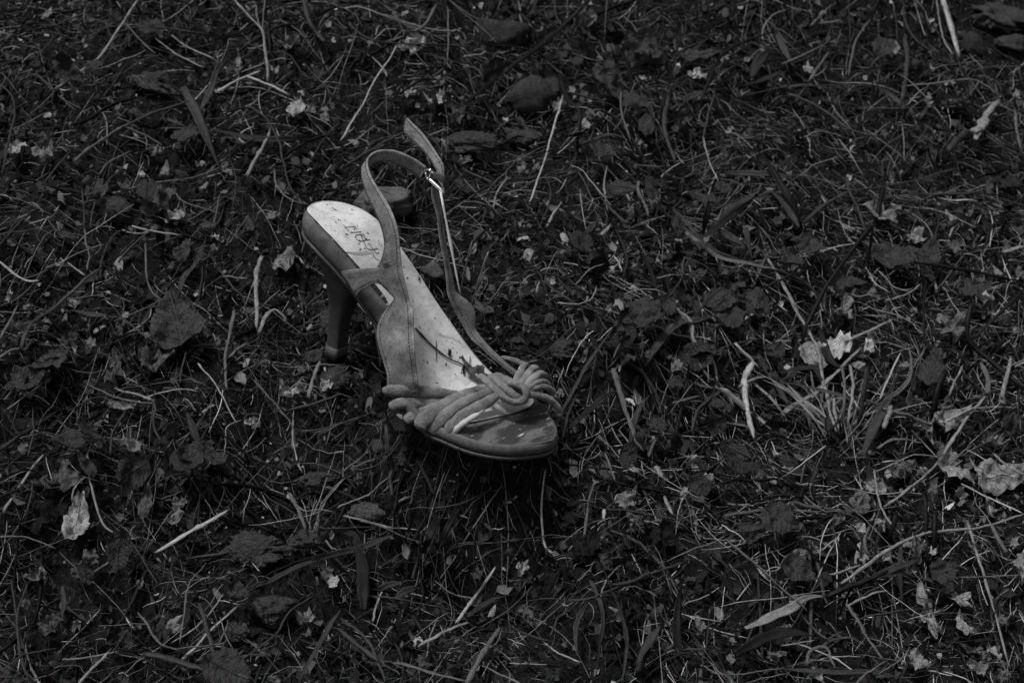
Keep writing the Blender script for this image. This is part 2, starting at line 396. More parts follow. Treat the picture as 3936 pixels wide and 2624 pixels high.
# heel: lofted from the seat outline down to the tip
top = catmull(np.array([(.35, .1), (.4, -.85), (.85, -1.5), (1.6, -1.95), (2.7, -2.15), (3.7, -2.05), (4.6, -1.75), (5.1, -1.0), (5.2, .2), (5.1, 1.4), (4.7, 2.2), (3.7, 2.35), (2.7, 2.2), (1.6, 1.85), (.85, 1.35), (.4, .85)]), 3, closed=True)
nH = len(top); ang = [math.atan2(y - 0.1, x - 2.7) for x, y in top]
bot = []
for an in ang:                                        # D-shaped tip, flat breast towards the toe
    x = min(.70 * math.cos(an), .47); y = .66 * math.sin(an); y = max(-.58, min(.58, y))
    bot.append((HEEL_TIP[0] + x, HEEL_TIP[1] + y))
bot = np.array(bot); V = []; LV = 22
for k in range(LV + 1):
    s = k / LV; g = 1 - (1 - s) ** 2.7
    for i in range(nH):
        zt = prof(top[i][0]) - TH(top[i][0]) - .2
        p = top[i] * (1 - g) + bot[i] * g; waist = 1 - .05 * math.sin(math.pi * min(1, max(0, (s - .3) / .7)))
        c = np.array([2.7, .0]) * (1 - g) + HEEL_TIP * g
        p = c + (p - c) * waist
        V.append((p[0], p[1], zt * (1 - s) + .92 * s))
F = [(k * nH + i, (k + 1) * nH + i, (k + 1) * nH + (i + 1) % nH, k * nH + (i + 1) % nH) for k in range(LV) for i in range(nH)]
heel = part('heel', (V, F), 'heel'); heel.data.set_sharp_from_angle(angle=math.radians(24))
def ringstack(levels):
    V = []
    for sc, z in levels:
        for q in bot: V.append((HEEL_TIP[0] + (q[0] - HEEL_TIP[0]) * sc, HEEL_TIP[1] + (q[1] - HEEL_TIP[1]) * sc, z))
    n = len(levels); F = [(k * nH + i, (k + 1) * nH + i, (k + 1) * nH + (i + 1) % nH, k * nH + (i + 1) % nH) for k in range(n - 1) for i in range(nH)]
    F.append(tuple(range(nH))[::-1]); F.append(tuple((n - 1) * nH + i for i in range(nH))); return V, F
part('heel_cap', ringstack([(1.0, .95), (1.07, .93), (1.08, .36), (1.05, .34)]), 'cap', heel)
part('top_lift', ringstack([(1.04, .345), (1.05, .33), (1.05, .03), (.98, .0)]), 'black', heel)

# ---- straps given as pairs of edges (pixel, pixel, lateral position)
def ribbon(pairs, th=.1, sub=6, crown=.0, across=6):
    L = catmull(np.array([on_y(*p[0], p[2]) for p in pairs]), sub)
    R = catmull(np.array([on_y(*p[1], p[3] if len(p) > 3 else p[2]) for p in pairs]), sub)
    n = len(L); T = np.gradient((L + R) / 2, axis=0); Wd = R - L; Nn = np.cross(T, Wd)
    Nn /= np.linalg.norm(Nn, axis=1)[:, None] + 1e-9
    for _ in range(2): Nn[1:-1] = (Nn[:-2] + Nn[1:-1] * 2 + Nn[2:]) / 4
    Nn /= np.linalg.norm(Nn, axis=1)[:, None] + 1e-9
    ring = []                                         # closed cross-section: front face then back face, rounded edges
    prf = [(j / across, 1) for j in range(across + 1)] + [(1.012, 0)] + [(j / across, -1) for j in range(across, -1, -1)] + [(-.012, 0)]
    V = []
    for i in range(n):
        for t, s in prf:
            e = 1 if 0 < t < 1 else .75
            V.append(L[i] + Wd[i] * t + Nn[i] * (s * th * e + crown * (1 - (2 * t - 1) ** 2)))
    w = len(prf)
    F = [(i * w + k, i * w + (k + 1) % w, (i + 1) * w + (k + 1) % w, (i + 1) * w + k) for i in range(n - 1) for k in range(w)]
    F.append(tuple(range(w))); F.append(tuple((n - 1) * w + k for k in range(w))[::-1])
    return (V, F), L, R, Nn
def stitches(L, R, Nn, th, edges=(.1, .9), gap=.2, ln=.11, r=.026, lo=0, hi=None):
    parts = []
    for e in edges:
        P = (L + (R - L) * e)[lo:hi]; N_ = Nn[lo:hi]
        d = np.r_[0, np.cumsum(np.linalg.norm(np.diff(P, axis=0), axis=1))]
        for s in np.arange(.1, d[-1] - ln, gap):
            q = np.array([[np.interp(x, d, P[:, k]) for k in range(3)] for x in (s, s + ln)])
            nn = np.array([np.interp(s, d, N_[:, k]) for k in range(3)])
            for sg in (1, -1):
                parts.append(tube(q + nn * sg * (th + .004), r, 4))
    return join(parts)
near_pairs = [((1488, 1500), (1606, 1502), -4.1, -3.6), ((1489, 1462), (1603, 1468), -4.15, -3.7), ((1487, 1430), (1597, 1420), -4.05, -3.6), ((1464, 1355), (1590, 1335), -3.6), ((1450, 1290), (1587, 1265), -3.2, -3.0), ((1459, 1236), (1585, 1212), -2.8),
    ((1486, 1190), (1579, 1180), -2.5), ((1514, 1150), (1571, 1160), -2.35), ((1512, 1140), (1566, 1138), -2.3), ((1470, 1098), (1556, 1095), -2.2), ((1434, 1062), (1547, 1060), -2.15),
    ((1441, 1040), (1541, 1030), -2.1), ((1464, 1002), (1537, 990), -2.0), ((1477, 960), (1533, 945), -1.9), ((1478, 926), (1528, 895), -1.8), ((1470, 885), (1512, 838), -1.65),
    ((1456, 845), (1492, 793), -1.45), ((1432, 795), (1468, 753), -1.2), ((1412, 748), (1448, 722), -.95), ((1397, 708), (1429, 690), -.7), ((1391, 672), (1415, 655), -.45), ((1393, 643), (1411, 622), -.1),
    ((1404, 638), (1422, 601), .2), ((1424, 634), (1440, 588), .5), ((1455, 620), (1467, 580), .8), ((1500, 622), (1515, 582), 1.15), ((1545, 638), (1564, 600), 1.5), ((1585, 662), (1599, 618), 1.8), ((1616, 685), (1637, 645), 2.05)]
VF, L, R, Nn = ribbon(near_pairs, .085)
sling = part('sling_strap', VF, 'suede'); sling['label'] = 'wide suede strap curling up from the sole and round to the buckle'
part('stitching', stitches(L, R, Nn, .085, lo=4), 'thread', sling)
edge = L + (R - L) * 1.0
part('strap_edge', tube(edge[4:], .075, 6), 'suede_edge', sling)
tab_pairs = [((1321, 1052), (1372, 1142), -2.35), ((1317, 1047), (1371, 1134), -2.6), ((1340, 1042), (1380, 1117), -2.62), ((1383, 1036), (1408, 1100), -2.5), ((1425, 1032), (1437, 1085), -2.3), ((1462, 1033), (1472, 1090), -2.1)]
VF, L, R, Nn = ribbon(tab_pairs, .085, crown=.04); tab = part('side_tab', VF, 'suede'); tab['label'] = 'suede tab wrapping the shank up to the strap'
part('tab_edge', join([tube(L, .07, 6), tube(R, .08, 6)]), 'suede_edge', tab)
far_pairs = [((1662, 722), (1680, 728), 2.1, 2.5), ((1662, 755), (1688, 772), 2.1, 2.5), ((1673, 795), (1692, 797), 2.15, 2.55), ((1684, 840), (1700, 850), 2.2, 2.6), ((1688, 880), (1706, 890), 2.25, 2.65), ((1692, 915), (1711, 930), 2.3, 2.7), ((1703, 975), (1722, 985), 2.4, 2.8), ((1710, 1010), (1730, 1030), 2.45, 2.85), ((1717, 1063), (1740, 1070), 2.55, 2.95),
    ((1720, 1088), (1743, 1092), 2.6, 3.0), ((1722, 1124), (1750, 1118), 2.7, 3.1), ((1733, 1157), (1768, 1134), 2.8, 3.3), ((1753, 1200), (1799, 1157), 2.95, 3.5), ((1779, 1246), (1820, 1183), 3.1, 3.7), ((1790, 1265), (1827, 1208), 3.2, 3.75), ((1799, 1280), (1826, 1239), 3.25, 3.75), ((1817, 1305), (1830, 1269), 3.35, 3.75),
    ((1845, 1328), (1873, 1322), 3.5, 3.75), ((1881, 1361), (1908, 1358), 3.6, 3.8), ((1925, 1398), (1945, 1392), 3.7, 3.85), ((1980, 1440), (1990, 1428), 3.75, 3.9)]
VF, L, R, Nn = ribbon(far_pairs, .1); fs = part('outer_strap', VF, 'suede'); fs['label'] = 'far suede strap rising from the toe cords to the buckle'
part('strap_edge', tube(L + (R - L) * .02, .075, 6), 'suede_edge', fs)
part('stitching', stitches(L, R, Nn, .1, edges=(.25,)), 'thread', fs)
tail_pairs = [((1557, 456), (1563, 453), 2.9), ((1557, 510), (1590, 478), 2.85), ((1589, 547), (1620, 507), 2.8), ((1618, 571), (1652, 551), 2.7), ((1648, 605), (1682, 596), 2.6), ((1667, 635), (1703, 633), 2.5), ((1680, 662), (1707, 668), 2.4), ((1684, 690), (1704, 705), 2.3)]
VF, L, R, Nn = ribbon(tail_pairs, .07); tl = part('strap_tail', VF, 'tail'); tl['label'] = 'loose pointed strap end poking past the buckle'
part('stitching', stitches(L, R, Nn, .07, edges=(.15, .85)), 'thread', tl)
VF, L, R, Nn = ribbon([((1640, 672), (1646, 700), 2.25), ((1656, 666), (1662, 690), 2.1), ((1686, 664), (1690, 692), 2.1), ((1708, 680), (1706, 712), 2.25), ((1712, 690), (1707, 716), 2.6)], .07)
part('strap_keeper', VF, 'rand')
bu = bpy.data.objects.new('buckle', None); COL.objects.link(bu); bu.parent = root
fr = catmull(np.array([on_y(*p) for p in [(1644, 688, 1.95), (1651, 690, 1.9), (1698, 733, 1.9), (1702, 742, 1.95), (1704, 725, 2.5), (1690, 695, 2.6), (1650, 655, 2.6), (1634, 660, 2.5)]]), 6, closed=True)
fr = np.vstack([fr, fr[:1]])
dk = np.minimum(np.linalg.norm(fr - on_y(1675, 712, 1.9), axis=1), 2)
part('buckle_frame', tube(fr, np.interp(dk, [0, .45, .75], [.115, .11, .055]), 10), 'metal', bu)
part('prong', tube(catmull(np.array([on_y(*p) for p in [(1632, 662, 2.2), (1642, 652, 2.0), (1655, 652, 1.95), (1654, 668, 1.92), (1648, 688, 1.8)]]), 5), .045, 8), 'metal', bu)

# ---- toe cords and knot
def cord(name, pts, r, mat='suede', parent=root, label=None, sides=18, flat=.8):
    P = catmull(np.array([on_y(u, v, y) for u, v, y in pts]), 6)
    n = len(P); s = np.arange(n); rr = np.asarray(r) if np.ndim(r) else np.full(n, r)
    if np.ndim(r): rr = np.interp(np.linspace(0, 1, n), np.linspace(0, 1, len(r)), r)
    rr = rr * (1 + .045 * np.sin(s * .9 + len(name) + pts[0][0]) + .03 * np.sin(s * 2.3 + pts[0][1]))
    V_, F_ = tube(P, rr, sides, True, flat); q0 = pts[0][0] * .37; ks = np.arange(sides)
    for i in range(n):
        cr = 1 + .10 * vnoise(np.full(sides, i * .33 + q0), np.abs(ks - sides / 2) * .75, 3) + .06 * vnoise(np.full(sides, i * .9 + q0), ks * 1.3, 4) - .26 * np.exp(-((ks - (sides * .25 + 2.6 * math.sin(i * .17 + q0))) / 1.0) ** 2) * max(0, math.sin(i * .13 + q0 * 2) + .55)
        for k_ in range(sides): V_[i * sides + k_] = P[i] + (V_[i * sides + k_] - P[i]) * cr[k_]
    VF = (V_, F_)
    o = part(name, VF, mat, parent)
    if label: o['label'] = label
    return o
def kp_(pts): return [(1422 + x / 3.0585, 1345 + y / 3.0585, yy) for x, y, yy in pts]
cord('toe_cord', kp_([(330, 545, -3.5), (225, 515, -4.25), (185, 485, -4.5), (240, 470, -4.45), (400, 475, -3.95), (560, 488, -3.3), (760, 505, -2.5), (930, 530, -1.9), (1050, 540, -1.6)]), [.18, .24, .27, .33, .36, .36, .34, .3], flat=.6)
cord('toe_cord', kp_([(370, 720, -3.8), (280, 685, -4.4), (280, 650, -4.5), (380, 622, -4.2), (550, 622, -3.5), (720, 630, -2.8), (860, 615, -2.3)]), [0.21, 0.30, 0.34, 0.34, 0.33, 0.30], flat=.68)
cord('toe_cord', kp_([(510, 860, -3.8), (445, 830, -4.35), (460, 795, -4.35), (540, 765, -4.0), (650, 720, -3.5), (760, 660, -2.9)]), [0.20, 0.28, 0.32, 0.32, 0.29], flat=.68)
cord('toe_cord', kp_([(680, 930, -3.5), (610, 890, -4.15), (610, 850, -4.25), (690, 780, -3.95), (810, 690, -3.35), (960, 595, -2.6), (1110, 520, -1.8), (1260, 470, -1.0), (1400, 430, -.1)]), [0.29, 0.42, 0.48, 0.49, 0.44, 0.37, 0.30, 0.26, 0.23], flat=.68)
cord('toe_cord', kp_([(820, 1000, -3.2), (755, 955, -3.85), (760, 915, -3.95), (850, 815, -3.65), (960, 715, -3.1), (1100, 620, -2.3), (1260, 550, -1.4), (1420, 485, -.4), (1500, 460, 0)]), [0.26, 0.34, 0.37, 0.39, 0.37, 0.33, 0.26, 0.22], flat=.68)
cord('toe_cord', kp_([(990, 1060, -2.9), (915, 1010, -3.6), (925, 955, -3.75), (1010, 865, -3.55), (1150, 755, -2.95), (1290, 665, -2.2), (1420, 585, -1.2), (1520, 520, -.2)]), [0.23, 0.34, 0.39, 0.42, 0.43, 0.39, 0.30, 0.23], flat=.68)
cord('frayed_cord', kp_([(1010, 1010, -3.6), (990, 975, -3.75), (1030, 920, -3.75), (1110, 850, -3.5), (1210, 785, -3.0), (1290, 735, -2.5), (1380, 660, -1.8)]), [.13, .17, .19, .18, .16, .12, .08], 'core', label='pale frayed cord showing its white core')
cord('knot_cord', kp_([(1350, 380, .5), (1310, 330, .1), (1345, 340, -.1), (1420, 420, -.2), (1510, 500, -.3), (1600, 570, -.35), (1700, 610, -.25), (1790, 598, -.05), (1838, 530, .15), (1815, 450, .3), (1730, 405, .45), (1640, 395, .5)]), [.22, .29, .3, .3, .29, .28, .27, .27, .27, .26, .24])
cord('knot_cord', kp_([(1400, 340, .9), (1440, 320, .75), (1530, 395, .45), (1640, 485, .2), (1730, 548, .1), (1800, 560, .5)]), [.23, .27, .27, .25, .2])
cord('knot_cord', kp_([(1560, 520, .5), (1660, 540, .6), (1760, 540, .7), (1810, 490, .9)]), [.24, .31, .33, .27])  # added filler behind the knot, so its gap reads dark, not pale
cord('knot_cord', [(1955, 1492, 1.0), (1968, 1496, .85), (1984, 1502, .8), (2000, 1508, .9)], [.2, .24, .24, .2])  # second filler, added to block the pale insole and darken the gap
cord('knot_cord', kp_([(1450, 310, 1.5), (1500, 300, 1.2), (1590, 350, 1.0), (1680, 400, .9), (1740, 430, .9)]), [.18, .25, .25, .2])
cord('knot_cord', kp_([(1550, 350, 1.6), (1580, 320, 1.5), (1640, 345, 1.4), (1690, 400, 1.3)]), [.13, .17, .15])
cord('side_cord', [(1985, 1484, .8), (1985, 1462, 1.4), (1998, 1436, 2.3), (2010, 1408, 3.3), (2022, 1402, 3.9), (2010, 1415, 4.0)], [.18, .22, .22, .19])
cord('side_cord', [(1998, 1490, .8), (2006, 1466, 1.4), (2028, 1440, 2.3), (2048, 1416, 3.3), (2062, 1416, 3.8), (2058, 1440, 3.8)], [.18, .24, .23, .19])
cord('side_cord', [(2005, 1496, .7), (2022, 1480, 1.3), (2050, 1452, 2.2), (2076, 1436, 3.1), (2094, 1444, 3.7), (2090, 1465, 3.7)], [.2, .26, .25, .2])
cord('side_cord', [(2020, 1500, .8), (2050, 1476, 1.7), (2085, 1464, 2.7), (2110, 1478, 3.4), (2112, 1495, 3.5)], [.15, .2, .2, .16])
cord('side_cord', [(2015, 1505, .6), (2044, 1494, 1.4), (2080, 1486, 2.2), (2110, 1491, 2.9), (2128, 1508, 3.3), (2130, 1530, 3.2)], [.17, .22, .22, .18])
cord('side_cord', [(2005, 1515, .5), (2034, 1516, .8), (2072, 1520, 1.4), (2110, 1534, 2.0), (2138, 1558, 2.5), (2152, 1585, 2.75), (2142, 1600, 2.5)], [.21, .26, .26, .24, .2])
cord('cord_end', [(1921, 1380, 4.3), (1935, 1374, 4.3), (1965, 1380, 4.2), (1998, 1392, 4.1), (2022, 1404, 4.0), (2030, 1416, 3.8)], [.12, .19, .2, .2, .16], flat=.7, label='flattened loose cord end lying outside the knot')
cord('pale_lining_edge', [(1970, 1468, 1.2), (1978, 1450, 1.7), (1990, 1428, 2.4), (1998, 1412, 2.9)], .055, 'core')

# ---- stamped lettering
def crop(pts, o=(1130, 760), s=3.92): return [(o[0] + x / s, o[1] + y / s) for x, y in pts]
def stroke(px, r=.03, lift=.055):
    P = catmull(np.array([on_insole(u, v, lift) for u, v in px]), 4); V, F = tube(P, r, 6)
    V = [np.array([q[0], q[1], prof(q[0]) + lift - .012 + .35 * (q[2] - prof(q[0]) - lift)]) for q in V]; return V, F
letters = [[(765, 440), (845, 434), (920, 430), (932, 470)], [(765, 442), (795, 465), (830, 496)], [(850, 526), (930, 517), (1015, 508)],
           [(1060, 550), (1000, 548), (940, 560), (924, 590), (955, 632), (1010, 648), (1060, 636), (1145, 628)], [(992, 540), (1020, 590), (1045, 650), (1085, 715)],
           [(1065, 650), (1072, 610), (1045, 575)], [(1112, 690), (1135, 690), (1155, 705)], [(1072, 722), (1090, 752), (1130, 772), (1190, 772), (1268, 762)], [(1165, 730), (1195, 775), (1225, 810), (1252, 842)]]
part('stamped_lettering', join([stroke(crop(l)) for l in letters]), 'ink', insole)
#@@LITTER
# ------------------------------------------------------------------ litter: builders
TONE = {'k': .006, 'd': .014, 'm': .04, 'g': .11, 'l': .22, 'p': .38, 'w': .48}
CR = {'TL': (0, 0), 'TM': (1312, 0), 'TR': (2624, 0), 'ML': (0, 875), 'MR': (2624, 875), 'BL': (0, 1750), 'BM': (1312, 1750), 'BR': (2624, 1750)}
CS = {k: 1.7927 for k in CR}
CR.update({'A': (2100, 700), 'B': (2100, 1200), 'C': (1100, 1600)}); CS.update({'A': 2.851, 'B': 2.851, 'C': 2.851})
CR.update({'V': (0, 0), 'S': (1100, 400), 'P': (0, 0)}); CS.update({'V': .59756, 'S': 2.0452, 'P': 1.0})
def px(k, pts): return [(CR[k][0] + p[0] / CS[k], CR[k][1] + p[1] / CS[k]) + tuple(p[2:]) for p in pts]
def cmpp(P): return float(((P - CAM) @ FW) / FPX)          # centimetres per pixel at a point
def finish(o, tone, label, cat, group=None):
    o.color = (tone, tone, tone, 1); return tag(o, label, cat, group)
def centre(V):
    V = np.asarray(V, float); c = V.mean(0); c[2] = V[:, 2].min(); return V - c, c
def place(name, V, F, mat, uv, tone, label, cat, group=None):
    V, c = centre(V); o = link(name, V, F, MAT[mat], None, True, uv); o.location = c * U
    return finish(o, tone, label, cat, group)
def path_on_litter(pts, lift):
    """pts: pixels (u, v[, lift]); returns a smooth world path lying on the litter"""
    P = np.array([pg(p[0], p[1], p[2] if len(p) > 2 else lift) for p in pts])
    return catmull(P, 5) if len(P) > 2 else np.array([P[0] * (1 - t) + P[1] * t for t in np.linspace(0, 1, 7)])
def wobble(P, amp, seed):
    r = np.random.default_rng(seed); n = len(P); k = r.normal(0, 1, (n, 3)) * amp
    k = np.cumsum(k, 0) * .35; k -= np.linspace(0, 1, n)[:, None] * k[-1]; return P + k
def stem_geo(P, w, taper=(1, .8), sides=6, seed=0, nodes=0):
    n = len(P); r = np.random.default_rng(seed); t = np.linspace(0, 1, n)
    R = w / 2 * (taper[0] + (taper[1] - taper[0]) * t) * (1 + r.normal(0, .05, n))
    for k in range(nodes):
        R *= 1 + .45 * np.exp(-((t - (k + .6) / (nodes + .3)) / .025) ** 2)
    R = R * (1 + .13 * np.interp(t, np.linspace(0, 1, 9), r.normal(0, 1, 9))) * np.interp(t, [0, .04, .93, 1], [.75, 1, 1, .45])
    V, F = tube(P, np.maximum(R, w * .12), sides, True, r.uniform(.5, .85)); rid = 1 + r.normal(0, .16, sides)
    for i in range(n):
        for k_ in range(sides): V[i * sides + k_] = P[i] + (V[i * sides + k_] - P[i]) * rid[k_] * (1 + .1 * r.normal() * (w > .2))
    for k_ in range(sides):                           # splintered ends
        V[k_] = V[k_] + (P[0] - P[1]) * r.uniform(0, .9); V[(n - 1) * sides + k_] = V[(n - 1) * sides + k_] + (P[-1] - P[-2]) * r.uniform(0, .9)
    d = np.r_[0, np.cumsum(np.linalg.norm(np.diff(P, axis=0), axis=1))]
    uv = [(d[i], k / sides, seed % 17) for i in range(n) for k in range(sides)] + [(0, 0, 0), (d[-1], 0, 0)]
    return V, F, uv
def blade_geo(P, w, seed=0, fold=.35, twist=.6, tip=.15, base=.5):
    """flat grass blade, folded along its midrib, with real thickness"""
    r = np.random.default_rng(seed); n = len(P); t = np.linspace(0, 1, n)
    Wd = w / 2 * np.minimum(1, np.minimum(base + (1 - base) * t / .25, tip + (1 - tip) * (1 - t) / .35)) * (1 + .06 * np.sin(t * 23 + seed))
    T = np.gradient(P, axis=0); T /= np.linalg.norm(T, axis=1)[:, None] + 1e-9
    up = np.array([0, -.35, .94]); a0 = r.uniform(-.5, .5); V, uv = [], []
    d = np.r_[0, np.cumsum(np.linalg.norm(np.diff(P, axis=0), axis=1))]
    for i in range(n):
        s = np.cross(T[i], up); s /= np.linalg.norm(s) + 1e-9; nn = np.cross(s, T[i])
        a = a0 + twist * (t[i] - .5) * 2 * (1 if seed % 2 else -1); s, nn = s * math.cos(a) + nn * math.sin(a), nn * math.cos(a) - s * math.sin(a)
        e = .18 * Wd[i] + .012
        for k, (x, h) in enumerate(((-1, fold), (-.5, fold * .35), (0, 0), (.5, fold * .35), (1, fold), (.5, fold * .35 - e / Wd[i] * .5), (0, -e / Wd[i]), (-.5, fold * .35 - e / Wd[i] * .5))):
            V.append(P[i] + s * x * Wd[i] + nn * h * Wd[i]); uv.append((d[i], x, seed % 13))
    F = [(i * 8 + k, i * 8 + (k + 1) % 8, (i + 1) * 8 + (k + 1) % 8, (i + 1) * 8 + k) for i in range(n - 1) for k in range(8)]
    F.append(tuple(range(8))[::-1]); F.append(tuple((n - 1) * 8 + k for k in range(8)))
    return V, F, uv
def outline_r(shape, th, r):
    """unit outline; the leaf axis runs along +x"""
    c, s = np.cos(th), np.sin(th); ph = r.uniform(0, 6.28, 8)
    if shape == 'ovate':
        x = c; y = s * .62 * (1 - .38 * c) ; rad = None; pts = np.stack([x + .12 * np.maximum(c, 0) ** 8, y], -1)
    elif shape == 'narrow': pts = np.stack([c * 1.05, s * .3 * (1 - .3 * c)], -1)
    elif shape == 'heart':
        k = .8 + .16 * np.cos(th * 1) - .35 * np.exp(-((np.abs(th - math.pi)) / .28) ** 2); pts = np.stack([c * k * 1.05, s * k * .92], -1)
    elif shape == 'round': pts = np.stack([c * .95, s * .85], -1)
    elif shape == 'lobed':
        k = .62 + .3 * np.cos(5 * th) * (.75 + .25 * np.cos(th)) + .1 * np.cos(th); k = np.maximum(k, .28); pts = np.stack([c * k * 1.1, s * k * 1.1], -1)
    elif shape == 'fan':
        k = np.where(np.abs(th - math.pi) < 1.9, .25 + .3 * np.abs(th - math.pi) / 1.9, 1.0); pts = np.stack([c * k, s * k * .9], -1)
    else:                                             # torn scrap
        k = .72 + .17 * np.cos(2 * th + ph[0]) + .14 * np.cos(3 * th + ph[1]) + .1 * np.cos(5 * th + ph[2]) + .08 * np.cos(8 * th + ph[3]); pts = np.stack([c * k, s * k * .85], -1)
    j = 1 + .06 * np.cos(7 * th + ph[6]) + .05 * np.cos(11 * th + ph[4]) + .04 * np.cos(17 * th + ph[5]) + (.065 if shape == 'torn' else .03) * r.normal(0, 1, len(th)) - .45 * (shape == 'torn') * np.exp(-((th - ph[7]) / r.uniform(.12, .3)) ** 2)
    return pts * j[:, None]
def leaf_geo(shape, lx, ly, curl, seed, seg=38, rings=7):
    """leaf in its own plane (cm): half-length lx, half-width ly; curled, crumpled and thin"""
    r = np.random.default_rng(seed); th = np.linspace(0, 2 * math.pi, seg, endpoint=False); o = outline_r(shape, th, r)
    pts = [np.zeros((1, 2))]
    for k in range(1, rings + 1): pts.append(o * (k / rings) ** .85)
    q = np.vstack(pts); uv = np.column_stack([q, np.full(len(q), seed % 11)])
    x = q[:, 0] * lx; y = q[:, 1] * ly
    sz = max(lx, ly); a = r.uniform(-.8, .8); cx = q[:, 0] * math.cos(a) + q[:, 1] * math.sin(a)
    z = curl * sz * (.45 * (cx ** 2) + .28 * np.abs(q[:, 1]) * r.choice([1, -1], p=[.7, .3]) + .22 * q[:, 0] * np.abs(q[:, 0]) * r.normal(0, .8))
    z += curl * sz * (.42 * vnoise(q[:, 0] * 2.1 + seed, q[:, 1] * 2.1, seed % 97) + .26 * vnoise(q[:, 0] * 4.6 + seed, q[:, 1] * 4.6, seed % 89) + .12 * vnoise(q[:, 0] * 9 + seed, q[:, 1] * 9, seed % 71))
    k = 1 - .13 * curl * (q ** 2).sum(1); x = x * k; y = y * k
    V = np.column_stack([x, y, z])
    F = [(0, 1 + i, 1 + (i + 1) % seg) for i in range(seg)]
    for k in range(rings - 1):
        b = 1 + k * seg; F += [(b + i, b + seg + i, b + seg + (i + 1) % seg, b + (i + 1) % seg) for i in range(seg)]
    return V, F, uv
NUP = np.array([0, -math.sin(math.radians(24)), math.cos(math.radians(24))]); NRT = np.array([1., 0, 0]); NFW = np.cross(NUP, NRT)
def orient(V, ang, tilt, P):
    c, s = math.cos(ang), math.sin(ang); x = V[:, 0] * c - V[:, 1] * s; y = V[:, 0] * s + V[:, 1] * c; z = V[:, 2]
    ca, sa = math.cos(tilt[0]), math.sin(tilt[0]); y, z = y * ca - z * sa, y * sa + z * ca
    ca, sa = math.cos(tilt[1]), math.sin(tilt[1]); x, z = x * ca - z * sa, x * sa + z * ca
    return P + x[:, None] * NRT + y[:, None] * NFW + z[:, None] * NUP
SEED = [100]
def leaf(k, c, size, ang, tone, shape, label, curl=.5, lift=1.0, group=None, name='dry_leaf', tilt=None, cat='leaf', petiole=False):
    u, v = px(k, [c])[0]; SEED[0] += 1; sd_ = SEED[0]; r = np.random.default_rng(sd_)
    P = pg(u, v, lift); cp = cmpp(P); s = CS[k]
    wx = size[0] / s * cp / 2; wy = size[1] / s * cp / 2 / .76
    a = math.radians(ang); lx = math.hypot(wx * math.cos(a), wy * math.sin(a)) * 1.08; ly = math.hypot(wx * math.sin(a), wy * math.cos(a)) * 1.15
    if shape in ('ovate', 'narrow'): ly *= {'ovate': 1.45, 'narrow': 2.6}[shape]
    V, F, uv = leaf_geo(shape, lx, ly, curl, sd_)
    V = orient(V, a, tilt if tilt else (r.uniform(-.3, .3), r.uniform(-.3, .3)), P)
    g = ground(V[:, 0], V[:, 1], False) + .1; V[:, 2] = np.maximum(V[:, 2], g)
    if hits_shoe(V, .05).any(): V[:, 2] -= 1.0
    return place(name, V, F, 'green' if name == 'green_leaf' else 'leaf', uv, TONE[tone] if isinstance(tone, str) else tone, label, cat, group)
def stem(k, pts, w, tone, label, lift=1.0, taper=(1, .75), group=None, name='straw_stem', cat='stem', nodes=0, wob=.06, blade=False, mat='stem', fold=.35):
    SEED[0] += 1; sd_ = SEED[0]; P = path_on_litter(px(k, pts), lift); P = wobble(P, wob, sd_)
    cp = cmpp(P.mean(0)); wcm = w / CS[k] * cp
    V, F, uv = blade_geo(P, wcm, sd_, fold) if blade else stem_geo(P, wcm, taper, 9, sd_, nodes)
    return place(name, V, F, mat, uv, TONE[tone] if isinstance(tone, str) else tone, label, cat, group)
def rock_geo(rx, ry, rz, seed, n=3, rough=.18, grain=0.0):
    import bmesh
    bm = bmesh.new(); bmesh.ops.create_icosphere(bm, subdivisions=n, radius=1.0)
    V = np.array([v.co[:] for v in bm.verts]); F = [tuple(v.index for v in f.verts) for f in bm.faces]; bm.free()
    V = np.sign(V) * np.abs(V) ** .85
    d = 1 + rough * (vnoise(V[:, 0] * 1.7 + seed, V[:, 1] * 1.7 + V[:, 2] * 1.3, seed) + .55 * vnoise(V[:, 0] * 4 + V[:, 2] * 3.1, V[:, 1] * 4 + seed, seed + 1) + .3 * vnoise(V[:, 0] * 9 + V[:, 2] * 7, V[:, 1] * 9 + V[:, 2] * 5, seed + 2))
    V = V * d[:, None]; rs = np.random.default_rng(seed)
    for _ in range(9):                                # broken faces
        a = rs.normal(0, 1, 3); a /= np.linalg.norm(a); h = rs.uniform(.62, .92); ex = V @ a - h; V = V - np.maximum(ex, 0)[:, None] * a * .88
    if grain:
        k_ = 1 + grain * (vnoise(V[:, 0] * 5 + V[:, 2] * 4 + seed, V[:, 1] * 5 - V[:, 2] * 3, seed + 5) * 1.3 + vnoise(V[:, 0] * 11 + V[:, 2] * 8, V[:, 1] * 11 + V[:, 2] * 9 + seed, seed + 6) + .8 * vnoise(V[:, 0] * 23 + V[:, 2] * 19, V[:, 1] * 23 - V[:, 2] * 17, seed + 7))
        V = V * k_[:, None]
    return V * np.array([rx, ry, rz]), F
def stone(k, c, size, tone, label, lift=.3, name='stone', cat='stone', ang=0, rough=.18, n=3, group=None, mat='stone'):
    u, v = px(k, [c])[0]; SEED[0] += 1; P = pg(u, v, lift); cp = cmpp(P); s = CS[k]
    rx = size[0] / s * cp / 2; ry = size[1] / s * cp / 2 / .95
    V, F = rock_geo(rx, ry, min(rx, ry) * (.75 if mat == 'stone' else .6), SEED[0], n, rough, .075 if mat == 'clod' else .02); V = orient(V, math.radians(ang), (0, 0), P)
    return place(name, V, F, mat, None, TONE[tone] if isinstance(tone, str) else tone, label, cat, group)

